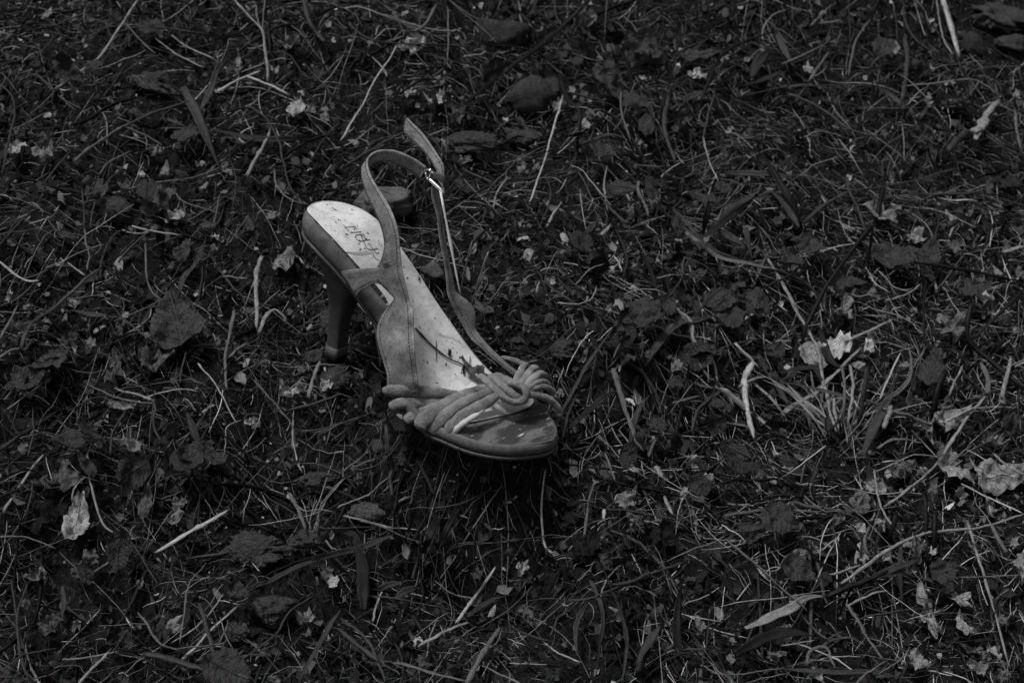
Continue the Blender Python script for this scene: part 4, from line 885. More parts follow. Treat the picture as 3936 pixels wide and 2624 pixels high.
# stems and straws: crop, points, width, tone, label
ST = [
 ('TM', [(30, 55), (130, 50), (290, 105), (550, 185), (740, 215), (800, 205)], 14, 'l', 'long pale straw lying uphill of the torn pale leaf'),
 ('TM', [(0, 960), (70, 835), (150, 700), (240, 545), (340, 390), (400, 290)], 13, 'p', 'long straight pale stem rising behind the strap loop'),
 ('TM', [(60, 180), (170, 265), (350, 305), (600, 312), (910, 325)], 18, 'm', 'dark curved stem over the torn pale leaf'),
 ('TM', [(320, 285), (430, 250), (560, 180), (650, 40)], 22, 'g', 'grey ribbed stalk leaning over the torn pale leaf'),
 ('TM', [(1530, 645), (1490, 800), (1440, 960), (1390, 1130), (1330, 1300), (1300, 1385)], 12, 'p', 'thin pale straw running downhill from the oblong stone'),
 ('TM', [(735, 60), (740, 200), (730, 430)], 10, 'g', 'short upright stem high on the slope'),
 ('TM', [(1230, 110), (1280, 250)], 14, 'g', 'short pale straw on the broad pitted stone'),
 ('TM', [(2250, 690), (2225, 880), (2260, 1000), (2300, 1110)], 34, 'm', 'bent grey blade beside the stacked dark leaves'),
 ('TM', [(1050, 1430), (1070, 1330), (1140, 1230)], 12, 'l', 'short pale stem beside the outer strap'),
 ('TM', [(1130, 1330), (1250, 1310), (1430, 1335)], 11, 'l', 'pale horizontal rootlet beside the outer strap'),
 ('TM', [(1190, 1290), (1200, 1260), (1290, 1245), (1400, 1215), (1460, 1220), (1520, 1260)], 10, 'l', 'hooked pale rootlet above the horizontal rootlet'),
 ('TM', [(1420, 1560), (1460, 1480), (1510, 1400)], 13, 'l', 'short leaning straw below the hooked rootlet'),
 ('TM', [(1360, 1567), (1420, 1440), (1440, 1320), (1420, 1240)], 14, 'm', 'thin bowed stem beside the hooked rootlet'),
 ('TM', [(710, 1380), (800, 1390), (900, 1395), (1000, 1410)], 12, 'g', 'flat pale rootlet touching the buckle'),
 ('TM', [(2190, 1370), (2190, 1240), (2260, 1170), (2340, 1120)], 16, 'l', 'curled pale root half way up the slope'),
 ('TM', [(1815, 1350), (1810, 1270), (1830, 1150)], 14, 'l', 'short pale root beside the curled root'),
 ('TM', [(1930, 640), (1940, 780), (1990, 960)], 12, 'g', 'thin stalk under the dark pointed leaf'),
 ('TL', [(390, 610), (560, 490), (680, 400), (800, 225), (880, 100), (950, 0)], 20, 'l', 'long pale straw slanting up the slope behind the heel'),
 ('TL', [(520, 1100), (640, 1005), (790, 905), (860, 865)], 26, 'g', 'grey double straw uphill behind the heel'),
 ('TL', [(860, 865), (1000, 800), (1130, 750), (1280, 705)], 26, 'm', 'dark stalk continuing the grey double straw'),
 ('TL', [(1190, 250), (1300, 330), (1480, 412)], 18, 'l', 'pale straw, longest of three parallel ones'),
 ('TL', [(1090, 280), (1200, 365), (1350, 440), (1400, 465)], 16, 'l', 'pale straw with a fine tip, one of three parallel ones'),
 ('TL', [(865, 165), (980, 290), (1070, 372)], 14, 'g', 'grey straw, uppermost of three parallel ones'),
 ('TL', [(1710, 530), (1840, 580), (1985, 652)], 24, 'p', 'thick pale twig piece, thick arm of the forked twig'),
 ('TL', [(1505, 630), (1640, 550), (1780, 495)], 18, 'p', 'pale twig piece meeting the forked twig'),
 ('TL', [(1610, 0), (1700, 100), (1800, 205), (1825, 350), (1835, 460), (1842, 555)], 20, 'l', 'pale kinked stem, trunk of the forked twig'),
 ('TL', [(1830, 0), (1815, 110), (1808, 200)], 12, 'g', 'thin straight stem meeting the kinked stem'),
 ('TL', [(1765, 45), (1775, 120), (1790, 180)], 14, 'g', 'stub beside the thin straight stem'),
 ('TL', [(2100, 0), (2130, 150), (2190, 240), (2240, 290)], 40, 'm', 'ribbed grey blade high uphill behind the buckle'),
 ('TL', [(0, 580), (75, 660), (95, 760), (75, 900), (40, 1040), (20, 1180)], 18, 'm', 'bowed stem far behind the heel'),
 ('TL', [(75, 895), (220, 890), (370, 882)], 9, 'm', 'thin straight stem behind the bowed stem'),
 ('TL', [(255, 515), (330, 580), (430, 680), (570, 755)], 16, 'm', 'bent stem uphill behind the heel'),
 ('TL', [(620, 1560), (640, 1430), (690, 1320), (760, 1230), (830, 1165)], 17, 'm', 'stem arching up beside the soil clod'),
 ('TL', [(565, 1320), (575, 1450), (580, 1567)], 12, 'm', 'upright stem beside the arching stem'),
 ('TL', [(310, 1260), (380, 1160), (480, 1045)], 16, 'm', 'short leaning stem below the folded pale leaf'),
 ('TL', [(690, 1195), (760, 1110), (890, 1045)], 14, 'g', 'pale bowed straw beside the folded leaf'),
 ('TL', [(880, 880), (1000, 930), (1120, 1005)], 14, 'g', 'thin straw pair crossing the dark stalk'),
 ('TL', [(890, 1300), (1060, 1250), (1280, 1225), (1500, 1160)], 13, 'g', 'long thin rootlet uphill of the bright broken leaf'),
 ('TL', [(1210, 1330), (1260, 1390), (1400, 1440), (1510, 1470)], 12, 'g', 'curved rootlet above the bright broken leaf'),
 ('TL', [(1700, 1210), (1760, 1100), (1820, 1000), (1860, 900)], 26, 'l', 'pale gnarled root near the strap loop'),
 ('TL', [(1740, 745), (1840, 830), (1920, 990), (1940, 1090), (1990, 1270), (2090, 1400)], 16, 'm', 'long bent stem reaching down to the heel seat'),
 ('TL', [(1700, 300), (1830, 350), (1990, 380), (2090, 520)], 11, 'm', 'thin wiry stem beneath the flat pale leaf'),
 ('TL', [(580, 290), (650, 215), (720, 185), (830, 170), (870, 120)], 12, 'm', 'thin arched stem crossing the slanting straw'),
 ('TL', [(830, 215), (950, 190), (1150, 195), (1420, 235)], 12, 'm', 'thin level stem across the parallel straws'),
 ('TL', [(390, 95), (500, 80), (580, 50), (595, 0)], 20, 'd', 'dark hooked stem high uphill behind the heel'),
 ('TR', [(1790, 0), (1830, 140), (1900, 370)], 40, 'p', 'thick pale stalk slanting out of the bare soil'),
 ('TR', [(1745, 0), (1765, 150), (1800, 280), (1860, 375)], 11, 'l', 'thin stem beside the thick pale stalk'),
 ('TR', [(1530, 130), (1580, 240), (1680, 330), (1790, 380)], 14, 'm', 'bowed stem beside the thick pale stalk'),
 ('TR', [(1140, 525), (1160, 400), (1210, 250), (1330, 100)], 14, 'g', 'thin bent straw leaning uphill past the level straw'),
 ('TR', [(880, 180), (950, 110), (1020, 40)], 16, 'g', 'pale straw pointing uphill beside the level straw'),
 ('TR', [(950, 160), (1075, 142)], 14, 'l', 'short pale straw lying level'),
 ('TR', [(870, 560), (930, 470), (1000, 370)], 20, 'g', 'pale speckled stalk below the level straw'),
 ('TR', [(690, 440), (820, 380), (970, 310)], 20, 'g', 'pale speckled stalk crossing the bent dark blade'),
 ('TR', [(730, 650), (880, 705), (1020, 790), (1150, 890), (1340, 940)], 36, 'm', 'grey swollen grass stem well past the toe'),
 ('TR', [(1550, 592), (1760, 570), (1990, 540), (2080, 580), (2150, 640)], 11, 'l', 'thin pale arching straw far out past the toe'),
 ('TR', [(390, 665), (540, 635), (680, 605), (860, 600), (1100, 590), (1400, 585)], 10, 'm', 'long thin level stem well past the toe'),
 ('TR', [(1220, 748), (1400, 748), (1650, 742)], 9, 'g', 'fine straight straw ending in a pale seed head'),
 ('TR', [(1530, 280), (1545, 400), (1535, 520), (1510, 700)], 34, 'm', 'jointed grey stalk standing far out past the toe'),
 ('TR', [(1180, 1310), (1340, 1300), (1600, 1240), (1760, 1190), (1900, 1160)], 22, 'm', 'long smooth stem above the star-lobed leaf'),
 ('TR', [(860, 1520), (1000, 1400), (1140, 1320)], 24, 'm', 'grey stem rising to a crossing of stems'),
 ('TR', [(1130, 1230), (1150, 1330), (1200, 1430), (1250, 1560)], 22, 'm', 'grey stem dropping past the star-lobed leaf'),
 ('TR', [(800, 1210), (950, 1240), (1080, 1300), (1180, 1310)], 18, 'g', 'pale bowed stem meeting the long smooth stem'),
 ('TR', [(1190, 1240), (1270, 1300), (1350, 1362)], 14, 'g', 'short straw crossing the long smooth stem'),
 ('TR', [(145, 960), (180, 1100), (240, 1235)], 16, 'l', 'short pale curved straw well past the toe'),
 ('TR', [(2000, 910), (2060, 880), (2100, 790), (2170, 700)], 66, 'l', 'frayed pale bark strip far out past the toe'),
 ('TR', [(2290, 770), (2300, 880), (2330, 1020)], 22, 'g', 'grey straw beside the frayed bark strip'),
 ('TR', [(1830, 1040), (1900, 960), (1960, 900)], 54, 'm', 'split grey stalk below the frayed bark strip'),
 ('TR', [(1700, 1340), (1900, 1335), (2050, 1320)], 30, 'm', 'grey fibrous stick under the worn stone'),
 ('TR', [(2020, 970), (2150, 950), (2350, 920)], 10, 'd', 'thin dark stem far out past the toe'),
 ('TR', [(2100, 940), (2200, 1010), (2350, 1080)], 24, 'm', 'ribbed straw below the thin dark stem'),
 ('MR', [(600, 230), (690, 380), (800, 590), (890, 750), (945, 860), (960, 960), (975, 1060)], 28, 'l', 'long pale leaning stalk behind the grass tuft'),
 ('MR', [(1140, 775), (1290, 705), (1430, 640)], 26, 'l', 'pale straight stalk beside the large smooth leaf'),
 ('MR', [(370, 805), (440, 880), (520, 960)], 26, 'p', 'pale broken stalk pointing at the thick stub'),
 ('MR', [(480, 940), (430, 1040), (425, 1110), (450, 1270), (490, 1430)], 50, 'p', 'thick pale stub standing ahead of the toe'),
 ('MR', [(390, 1085), (480, 1035), (580, 1025), (680, 1070), (740, 1120)], 22, 'l', 'pale arched stalk crossing the thick stub'),
 ('MR', [(270, 1115), (400, 1210), (590, 1375)], 36, 'l', 'pale split straw running behind the thick stub'),
 ('MR', [(890, 1170), (960, 1100), (1100, 960), (1215, 840)], 26, 'l', 'pale kinked stalk across the grass tuft'),
 ('MR', [(700, 1270), (780, 1220), (890, 1150)], 34, 'l', 'pale thick straw beside the tuft base'),
 ('MR', [(1150, 950), (1165, 1050), (1160, 1180), (1140, 1330)], 22, 'l', 'upright pale stalk in the tuft, paler one of two'),
 ('MR', [(1100, 960), (1115, 1080), (1110, 1210), (1080, 1330)], 22, 'g', 'upright grey stalk in the tuft, darker one of two'),
 ('MR', [(1365, 1165), (1420, 1040), (1490, 885)], 14, 'p', 'straight pale straw pointing uphill beside the tuft'),
 ('MR', [(1105, 1090), (1160, 1160), (1215, 1240)], 12, 'p', 'short bright straw slipping out of the tuft'),
 ('MR', [(970, 1070), (1000, 1160), (1030, 1300), (1060, 1400)], 26, 'l', 'pale grass base stalk, thinnest in the tuft'),
 ('MR', [(1040, 1170), (1050, 1280), (1075, 1380)], 26, 'l', 'pale grass base stalk, middle of the tuft'),
 ('MR', [(1390, 1380), (1420, 1300), (1440, 1230)], 40, 'l', 'pale flattened straw beside the tuft base'),
 ('MR', [(1380, 1245), (1500, 1275), (1640, 1320), (1720, 1360)], 36, 'g', 'pale dried stalk in front of the tube leaf'),
 ('MR', [(1800, 1560), (1880, 1440), (1980, 1290), (2080, 1170)], 24, 'l', 'pale diagonal straw downhill past the toe'),
 ('MR', [(2100, 1140), (2110, 1050), (2060, 940)], 40, 'g', 'greyish split stalk beside the tube leaf'),
 ('MR', [(2200, 1170), (2230, 1040), (2260, 900)], 26, 'l', 'pale flat straw out past the toe'),
 ('MR', [(1830, 1160), (1880, 1060), (1930, 950)], 14, 'l', 'thin pale straw beside the dark hanging leaf'),
 ('MR', [(1410, 495), (1500, 470), (1580, 430), (1630, 395)], 18, 'l', 'pale rising straw below the long dusty leaf'),
 ('MR', [(1290, 345), (1340, 400), (1420, 445)], 12, 'p', 'thin bright straw below the long dusty leaf'),
 ('MR', [(1070, 455), (1150, 455), (1220, 475), (1310, 455)], 12, 'l', 'bent pale rootlet on the crumpled scrap'),
 ('MR', [(2210, 170), (2290, 145), (2350, 130)], 40, 'l', 'pale split straw far out past the toe'),
 ('MR', [(1860, 0), (1840, 60)], 14, 'l', 'twisted bright tendril near the shell-curled leaf'),
 ('MR', [(0, 590), (60, 660), (80, 780), (170, 860), (220, 960), (240, 1050)], 26, 'l', 'pale crooked twig running down towards the clover'),
 ('MR', [(200, 890), (300, 820), (430, 785), (540, 765)], 12, 'm', 'thin arching stem above the thick stub'),
 ('MR', [(60, 1400), (100, 1260), (170, 1190), (220, 1140)], 22, 'm', 'grey root bending beside the toe'),
 ('MR', [(1350, 1520), (1430, 1470), (1540, 1460), (1640, 1480)], 26, 'g', 'grey root arching near the tuft base'),
 ('BR', [(1390, 345), (1480, 280), (1570, 215), (1680, 130), (1800, 0)], 22, 'l', 'long pale stem climbing to the broad pale leaves'),
 ('BR', [(1100, 870), (1250, 750), (1400, 640), (1600, 545), (1750, 510), (1990, 490), (2200, 440), (2350, 405)], 24, 'l', 'longest curving pale stem downhill past the toe'),
 ('BR', [(1970, 480), (2050, 740), (2100, 900), (2150, 1080), (2240, 1420)], 24, 'l', 'straight pale stem dropping downhill past the toe'),
 ('BR', [(300, 590), (430, 690), (560, 790), (740, 960), (850, 1060)], 22, 'g', 'straight grey stem across the dark hollow'),
 ('BR', [(1320, 110), (1345, 250), (1400, 420), (1500, 540)], 18, 'l', 'thin bowed straw out past the toe'),
 ('BR', [(1940, 200), (2120, 290), (2320, 385)], 18, 'p', 'straight pale straw below the broad pale leaves'),
 ('BR', [(1130, 1030), (1200, 1140), (1280, 1280), (1380, 1400)], 30, 'g', 'grey stalk falling away downhill past the toe'),
 ('BR', [(860, 1440), (880, 1350), (950, 1325), (1010, 1350), (1050, 1450)], 24, 'g', 'arched pale straw loop far downhill of the toe'),
 ('BR', [(870, 1412), (960, 1410), (1020, 1412)], 14, 'g', 'level straw under the arched loop'),
 ('BR', [(1020, 820), (1110, 790), (1220, 755)], 20, 'l', 'pale split straw beside the longest curving stem'),
 ('BR', [(955, 650), (1060, 575)], 12, 'p', 'tiny straight pale straw'),
 ('BR', [(840, 285), (920, 350), (1000, 395)], 16, 'g', 'pale straw below an arched thread'),
 ('BR', [(780, 380), (950, 378), (1170, 382)], 10, 'g', 'level straw above the black hollow'),
 ('BR', [(690, 1310), (800, 1290), (900, 1272)], 12, 'l', 'thin pale straw under the dark broad blade'),
 ('BR', [(1360, 1500), (1480, 1420), (1560, 1330)], 12, 'g', 'fine straw beside the fan-shaped leaf'),
 ('BR', [(1200, 1567), (1300, 1490), (1400, 1415)], 16, 'g', 'fine straw below the grey falling stalk'),
 ('BR', [(1810, 840), (2050, 835), (2340, 820)], 14, 'g', 'level stem crossing the straight pale stem'),
 ('BR', [(1140, 1030), (1230, 980), (1320, 940), (1400, 930)], 18, 'l', 'pale twisted strip beside a black stem'),
 ('BR', [(2130, 490), (2190, 600), (2230, 670)], 30, 'g', 'grey twisted strip out past the toe'),
 ('BR', [(1280, 500), (1260, 600), (1280, 680)], 26, 'g', 'grey twisted strip uphill of the folded pale leaf'),
 ('BR', [(140, 1450), (135, 1380), (155, 1290), (180, 1100)], 12, 'm', 'thin bowed stem beside the dark hollow'),
 ('BR', [(140, 1440), (250, 1500), (400, 1510), (540, 1480), (700, 1465)], 14, 'g', 'thin wavy rootlet far downhill of the toe'),
 ('BR', [(1990, 70), (2150, 130), (2350, 190)], 12, 'g', 'thin straw over the broad pale leaves'),
 ('BR', [(2160, 0), (2250, 80), (2350, 130)], 16, 'l', 'pale straw over the broad leaves'),
 ('BM', [(800, 1140), (860, 1050), (920, 960), (1050, 785)], 26, 'p', 'pale broken straw, uphill piece below the toe'),
 ('BM', [(550, 1300), (700, 1215), (790, 1175), (875, 1150)], 28, 'l', 'pale broken straw, downhill piece below the toe'),
 ('BM', [(860, 1567), (960, 1380), (1020, 1290), (1090, 1190)], 42, 'g', 'thick grey stem running far downhill'),
 ('BM', [(930, 910), (912, 800), (915, 650), (930, 490)], 16, 'g', 'upright thin stem with a hooked tip'),
 ('BM', [(730, 660), (850, 605), (980, 600), (1110, 605), (1300, 570), (1450, 550), (1560, 560)], 22, 'm', 'twisted vine strand below the toe'),
 ('BM', [(1100, 600), (1200, 575), (1320, 590), (1440, 565), (1550, 565)], 14, 'm', 'second strand wound round the vine'),
 ('BM', [(1880, 890), (2000, 860), (2100, 815), (2200, 790), (2350, 740)], 30, 'm', 'thick twisted vine out past the toe'),
 ('BM', [(1560, 1000), (1700, 985), (1850, 930), (1960, 880)], 20, 'm', 'thin vine joining the thick twisted vine'),
 ('BM', [(220, 970), (420, 990), (620, 1025), (760, 1060)], 16, 'm', 'bowed grey stem below the toe'),
 ('BM', [(1290, 1000), (1400, 985), (1560, 1000)], 14, 'm', 'thin level stem beside the broken straw'),
 ('BM', [(700, 1280), (860, 1230), (1040, 1180)], 18, 'm', 'thin grey stem downhill of the toe'),
 ('BM', [(1160, 1170), (1280, 1230), (1440, 1280)], 16, 'm', 'thin dark stem falling past the toe'),
 ('BM', [(1840, 370), (2000, 385), (2200, 425), (2350, 445)], 16, 'm', 'long thin stem ahead of the toe hollow'),
 ('BM', [(1675, 540), (1700, 370), (1740, 185)], 22, 'g', 'speckled straight stem ahead of the toe hollow'),
 ('BM', [(1820, 0), (1860, 110), (1885, 170)], 16, 'g', 'short straight stem at the rim of the toe hollow'),
 ('BM', [(1810, 375), (1805, 435)], 26, 'p', 'short bright stub beside the pale folded leaf'),
 ('BM', [(2170, 80), (2210, 150)], 44, 'l', 'pale broad stub near the leaning stalk'),
 ('BM', [(2230, 290), (2280, 400)], 26, 'l', 'pale flat straw ahead of the toe'),
 ('BM', [(1440, 1240), (1490, 1120), (1550, 1075)], 18, 'm', 'curved grey stem downhill of the toe'),
 ('BM', [(380, 1430), (600, 1490), (850, 1550)], 26, 'g', 'pale straw sliding downhill under the crumpled grey leaf'),
 ('BM', [(0, 1210), (130, 1320), (260, 1420)], 36, 'm', 'grey folded stem downhill behind the heel'),
 ('BM', [(20, 1140), (150, 1240), (230, 1360), (300, 1540)], 30, 'm', 'grey stem bending running far downhill'),
 ('BM', [(740, 410), (770, 540), (850, 690), (960, 830)], 12, 'm', 'thin bowed stem below the toe shadow'),
 ('C', [(650, 1095), (900, 1160), (1100, 1210), (1400, 1235)], 30, 'l', 'pale speckled twig crossing below the flat-topped stone'),
 ('C', [(830, 1150), (1050, 1215), (1250, 1300), (1450, 1370)], 28, 'g', 'grey twig splitting off the speckled twig'),
 ('C', [(330, 1205), (480, 1235), (700, 1225), (960, 1215)], 26, 'm', 'smooth grey stem under the flat-topped stone'),
 ('C', [(305, 1225), (370, 1020), (480, 850), (625, 695)], 22, 'l', 'pale straight straw beside the flat-topped stone'),
 ('C', [(200, 1220), (140, 1070), (60, 900), (15, 830)], 30, 'g', 'grey stalk leaning beside the straight straw'),
 ('C', [(115, 970), (210, 1030), (350, 1010), (500, 1040)], 16, 'l', 'thin wavy rootlet tied to the pale twig'),
 ('C', [(580, 990), (700, 940), (900, 870), (980, 790), (1105, 678)], 16, 'l', 'pale wavy rootlet over the flat-topped stone'),
 ('C', [(730, 575), (860, 580), (1010, 530), (1140, 410), (1240, 280), (1275, 190)], 14, 'g', 'thin rootlet rising on the heel side of the toe cords'),
 ('C', [(740, 550), (850, 510), (970, 465)], 26, 'g', 'short grey stalk above the bark stick'),
 ('C', [(150, 160), (400, 140), (620, 80), (800, 0)], 14, 'g', 'fine straw bundle strand, longest on the heel side of the toe'),
 ('C', [(300, 175), (500, 120), (700, 40)], 12, 'g', 'fine straw bundle strand, middle one on the heel side of the toe'),
 ('C', [(360, 200), (550, 110), (650, 70)], 10, 'g', 'fine straw bundle strand, shortest on the heel side of the toe'),
 ('C', [(1180, 1200), (1205, 1000), (1230, 800), (1290, 560), (1340, 330), (1360, 230)], 36, 'd', 'dark upright stem under the toe cords'),
 ('C', [(1260, 920), (1400, 880), (1480, 850)], 40, 'l', 'short pale peeled stick under the toe'),
 ('C', [(1360, 950), (1400, 820), (1390, 700)], 12, 'g', 'thin crook-topped stem under the toe'),
 ('C', [(1780, 1080), (1830, 1290), (1900, 1430), (1990, 1567)], 14, 'g', 'thin stem falling away below the toe'),
 ('C', [(1720, 1567), (1830, 1430), (1950, 1385), (2150, 1375), (2281, 1390)], 18, 'm', 'arched stem of the vine below the toe'),
 ('C', [(440, 1360), (500, 1430), (580, 1475)], 14, 'l', 'short pale curved rootlet'),
 ('ML', [(0, 235), (90, 305), (180, 365), (260, 365)], 18, 'p', 'pale straw far behind the heel'),
 ('ML', [(1370, 945), (1450, 1030), (1530, 1150), (1620, 1330)], 14, 'p', 'bright thin stem bent at its end below the heel'),
 ('ML', [(1655, 1328), (1560, 1370), (1550, 1460), (1550, 1567)], 13, 'l', 'thin hooked stem under the bright bent one'),
 ('ML', [(1770, 1070), (1850, 1170), (1950, 1290), (2010, 1380), (2025, 1470)], 16, 'g', 'thin curved straw beside the bright bent stem'),
 ('ML', [(2000, 1255), (2200, 1200), (2340, 1150)], 28, 'm', 'grey flat stem pointing at the toe cords'),
 ('ML', [(1800, 205), (1765, 300), (1765, 420), (1775, 600), (1770, 690)], 26, 'l', 'pale bone-like stalk with a rounded end behind the heel'),
 ('ML', [(1610, 580), (1590, 700), (1560, 850), (1555, 1000), (1565, 1110)], 24, 'g', 'pale split straw behind the heel'),
 ('ML', [(1550, 340), (1700, 350)], 16, 'l', 'short level pale straw beside the bone-like stalk'),
 ('ML', [(1510, 290), (1600, 400), (1670, 480), (1680, 570), (1710, 640)], 15, 'm', 'crooked stem beside the bone-like stalk'),
 ('ML', [(1790, 720), (1820, 630), (1890, 570), (1980, 640)], 28, 'l', 'pale folded blade beside the heel'),
 ('ML', [(1580, 890), (1640, 830), (1710, 795)], 24, 'g', 'short pale curved straw beside the split straw'),
 ('ML', [(2125, 1160), (2150, 1060), (2200, 930)], 30, 'l', 'pale straw pointing at the heel tip'),
 ('ML', [(600, 290), (615, 200), (590, 100), (580, 0)], 14, 'g', 'thin upright stem far behind the heel'),
 ('ML', [(470, 245), (520, 275), (580, 325)], 18, 'l', 'short bright straw far behind the heel'),
 ('ML', [(500, 490), (690, 470), (760, 500)], 9, 'g', 'fine bent straw far behind the heel'),
 ('ML', [(1000, 130), (1005, 300), (1040, 430), (1120, 500)], 13, 'g', 'thin stem arching to the big wrinkled leaf'),
 ('ML', [(140, 830), (190, 700), (240, 640), (380, 540), (500, 440), (600, 345), (690, 280)], 34, 'm', 'thick grey stem rising far behind the heel'),
 ('ML', [(0, 760), (60, 650), (120, 540)], 22, 'g', 'pale blade tip far behind the heel'),
 ('ML', [(0, 890), (70, 840), (160, 825)], 26, 'g', 'pale bent straw far behind the heel'),
 ('ML', [(630, 1090), (770, 1155), (900, 1190), (1060, 1215)], 18, 'g', 'wavy grey rootlet below the leaf heap'),
 ('ML', [(470, 1260), (600, 1190), (700, 1160), (780, 1155)], 16, 'm', 'grey rootlet joining the wavy one'),
 ('ML', [(1060, 1200), (1075, 1270), (1060, 1350), (1110, 1480)], 22, 'm', 'kinked root dropping below the leaf heap'),
 ('ML', [(1280, 870), (1250, 980), (1240, 1070)], 16, 'm', 'short wavy stem under the big wrinkled leaf'),
 ('ML', [(195, 1560), (230, 1440), (225, 1260)], 14, 'm', 'thin upright stem by the dark diagonal stem'),
 ('ML', [(400, 1330), (490, 1400), (540, 1500), (560, 1567)], 16, 'm', 'bowed stem downhill behind the heel'),
 ('ML', [(760, 1560), (780, 1420), (860, 1270)], 20, 'm', 'leaning stem downhill behind the heel'),
 ('ML', [(1280, 1180), (1320, 1210), (1350, 1260)], 16, 'l', 'tiny pale hooked straw'),
 ('BL', [(600, 0), (620, 120), (650, 280), (710, 460), (830, 550), (940, 575)], 16, 'l', 'long thin stem bending beside the bright wrinkled leaf'),
 ('BL', [(1090, 660), (1300, 535), (1450, 450), (1555, 385)], 36, 'p', 'thick glossy pale straw downhill behind the heel'),
 ('BL', [(1380, 1030), (1420, 1180), (1480, 1370)], 40, 'm', 'speckled stalk beside the small soil clod'),
 ('BL', [(540, 1567), (640, 1460), (740, 1360)], 22, 'l', 'pale straw beside the fibrous bark strip'),
 ('BL', [(1000, 1365), (1150, 1400), (1280, 1440), (1420, 1480)], 60, 'm', 'fibrous bark strip far downhill of the toe'),
 ('BL', [(80, 880), (110, 1100), (130, 1300), (200, 1567)], 13, 'm', 'fine stem in the bundle downhill behind the heel, straightest'),
 ('BL', [(190, 900), (130, 1080), (120, 1250), (160, 1450), (250, 1567)], 13, 'm', 'fine stem in the bundle downhill behind the heel, most bowed'),
 ('BL', [(30, 1080), (120, 1200), (180, 1380), (170, 1500)], 12, 'm', 'fine stem in the bundle downhill behind the heel, shortest'),
 ('BL', [(960, 1095), (1040, 1210), (1100, 1290), (1200, 1330), (1330, 1325), (1480, 1305), (1540, 1220), (1570, 1140)], 22, 'g', 'drooping pale straw looping under the soil clods'),
 ('BL', [(1240, 1280), (1270, 1080), (1300, 880), (1410, 750)], 13, 'g', 'thin wiry stalk beside the soil clods'),
 ('BL', [(610, 820), (720, 750), (800, 735), (900, 755)], 17, 'g', 'curling pale stem from the cracked leaf'),
 ('BL', [(0, 560), (150, 550), (280, 585), (380, 640)], 24, 'g', 'ribbed straw far behind the heel'),
 ('BL', [(2000, 280), (2050, 380), (2100, 500)], 22, 'g', 'short grey straw above the soil patch'),
 ('BL', [(1640, 1420), (1760, 1330), (1900, 1210), (1990, 1060), (2170, 960)], 15, 'm', 'wiry stem curving over the soil clods'),
 ('BL', [(1520, 1130), (1570, 1280), (1650, 1410), (1750, 1550)], 11, 'g', 'thin straw crossing the dark sharp-edged leaf'),
 ('BL', [(2170, 520), (2210, 340), (2350, 170)], 15, 'g', 'thin bent straw beside the soil patch'),
 ('BL', [(500, 310), (520, 220), (580, 155)], 12, 'l', 'hooked petiole over the bright wrinkled leaf'),
 ('BL', [(700, 1170), (850, 1168), (1050, 1160)], 9, 'g', 'fine level straw downhill behind the heel'),
 ('BL', [(0, 1490), (130, 1385), (260, 1350), (390, 1330)], 14, 'm', 'thin bent stem downhill behind the heel'),
 ('BL', [(470, 1045), (540, 1110), (600, 1140)], 18, 'm', 'short stem piece downhill behind the heel'),
 ('A', [(130, 1318), (260, 1335), (400, 1325), (500, 1260), (548, 1155)], 24, 'l', 'pale sickle-shaped straw behind the toe knot'),
 ('A', [(0, 1080), (90, 1200), (220, 1290), (280, 1310)], 28, 'm', 'grey stem running into the sickle straw'),
 ('A', [(755, 815), (800, 890), (825, 980)], 16, 'p', 'short bright straw behind the sandal'),
 ('A', [(635, 15), (640, 130), (670, 300)], 18, 'l', 'pale bent straw uphill of the short bright one'),
 ('A', [(10, 470), (80, 340), (160, 230)], 18, 'p', 'short pale leaning straw behind the outer strap'),
 ('A', [(1185, 1350), (1370, 1210), (1470, 1050), (1550, 850)], 20, 'm', 'thin stem leaning over the notched leaf'),
 ('A', [(1440, 1390), (1510, 1480), (1600, 1567)], 36, 'l', 'pale twig piece below the notched leaf'),
 ('A', [(480, 440), (570, 440), (660, 465)], 12, 'p', 'bright little straw in the hollow behind the strap'),
 ('A', [(600, 570), (700, 470)], 40, 'l', 'pale forked bark sliver behind the strap'),
 ('A', [(300, 500), (310, 600), (350, 710), (420, 735)], 20, 'm', 'hooked stem in the hollow behind the strap'),
 ('A', [(330, 1110), (430, 1000), (520, 930), (650, 885)], 14, 'l', 'thin pale bent straw in the hollow'),
 ('A', [(900, 450), (800, 360), (680, 250), (600, 170)], 34, 'm', 'grey pointed stalk leaning into the hollow'),
 ('A', [(1010, 0), (1005, 110), (1060, 220), (1120, 370)], 34, 'g', 'flat bent straw uphill of the hollow'),
 ('B', [(735, 630), (780, 750), (840, 930), (880, 1080), (950, 1280), (1045, 1500)], 66, 'g', 'thick leaning stalk ahead of the toe'),
 ('B', [(870, 540), (1040, 660), (1150, 830), (1220, 970), (1265, 1120)], 48, 'm', 'grey ribbed stem arching beside the thick leaning stalk'),
 ('B', [(1460, 0), (1560, 90), (1610, 200), (1640, 380), (1690, 540), (1790, 710), (1840, 740)], 34, 'g', 'knotty pale twig descending on the buckle side of the sandal'),
 ('B', [(1650, 380), (1740, 440), (1810, 560), (1880, 720)], 46, 'm', 'speckled branch of the knotty twig'),
 ('B', [(1610, 1320), (1640, 1150), (1740, 1010), (1900, 870)], 44, 'm', 'grey fibrous stalk beside the clover'),
 ('B', [(1120, 1567), (1180, 1410), (1280, 1280)], 34, 'g', 'pale stalk between the leaning stalks'),
 ('B', [(1060, 1140), (1160, 1180), (1250, 1230), (1300, 1340)], 14, 'g', 'thin bent straw between the leaning stalks'),
 ('B', [(580, 1360), (640, 1420), (720, 1480)], 34, 'g', 'short pale stick ahead of the toe tip'),
 ('B', [(1120, 1350), (1240, 1360), (1360, 1365)], 12, 'g', 'fine level straw between the stalks'),
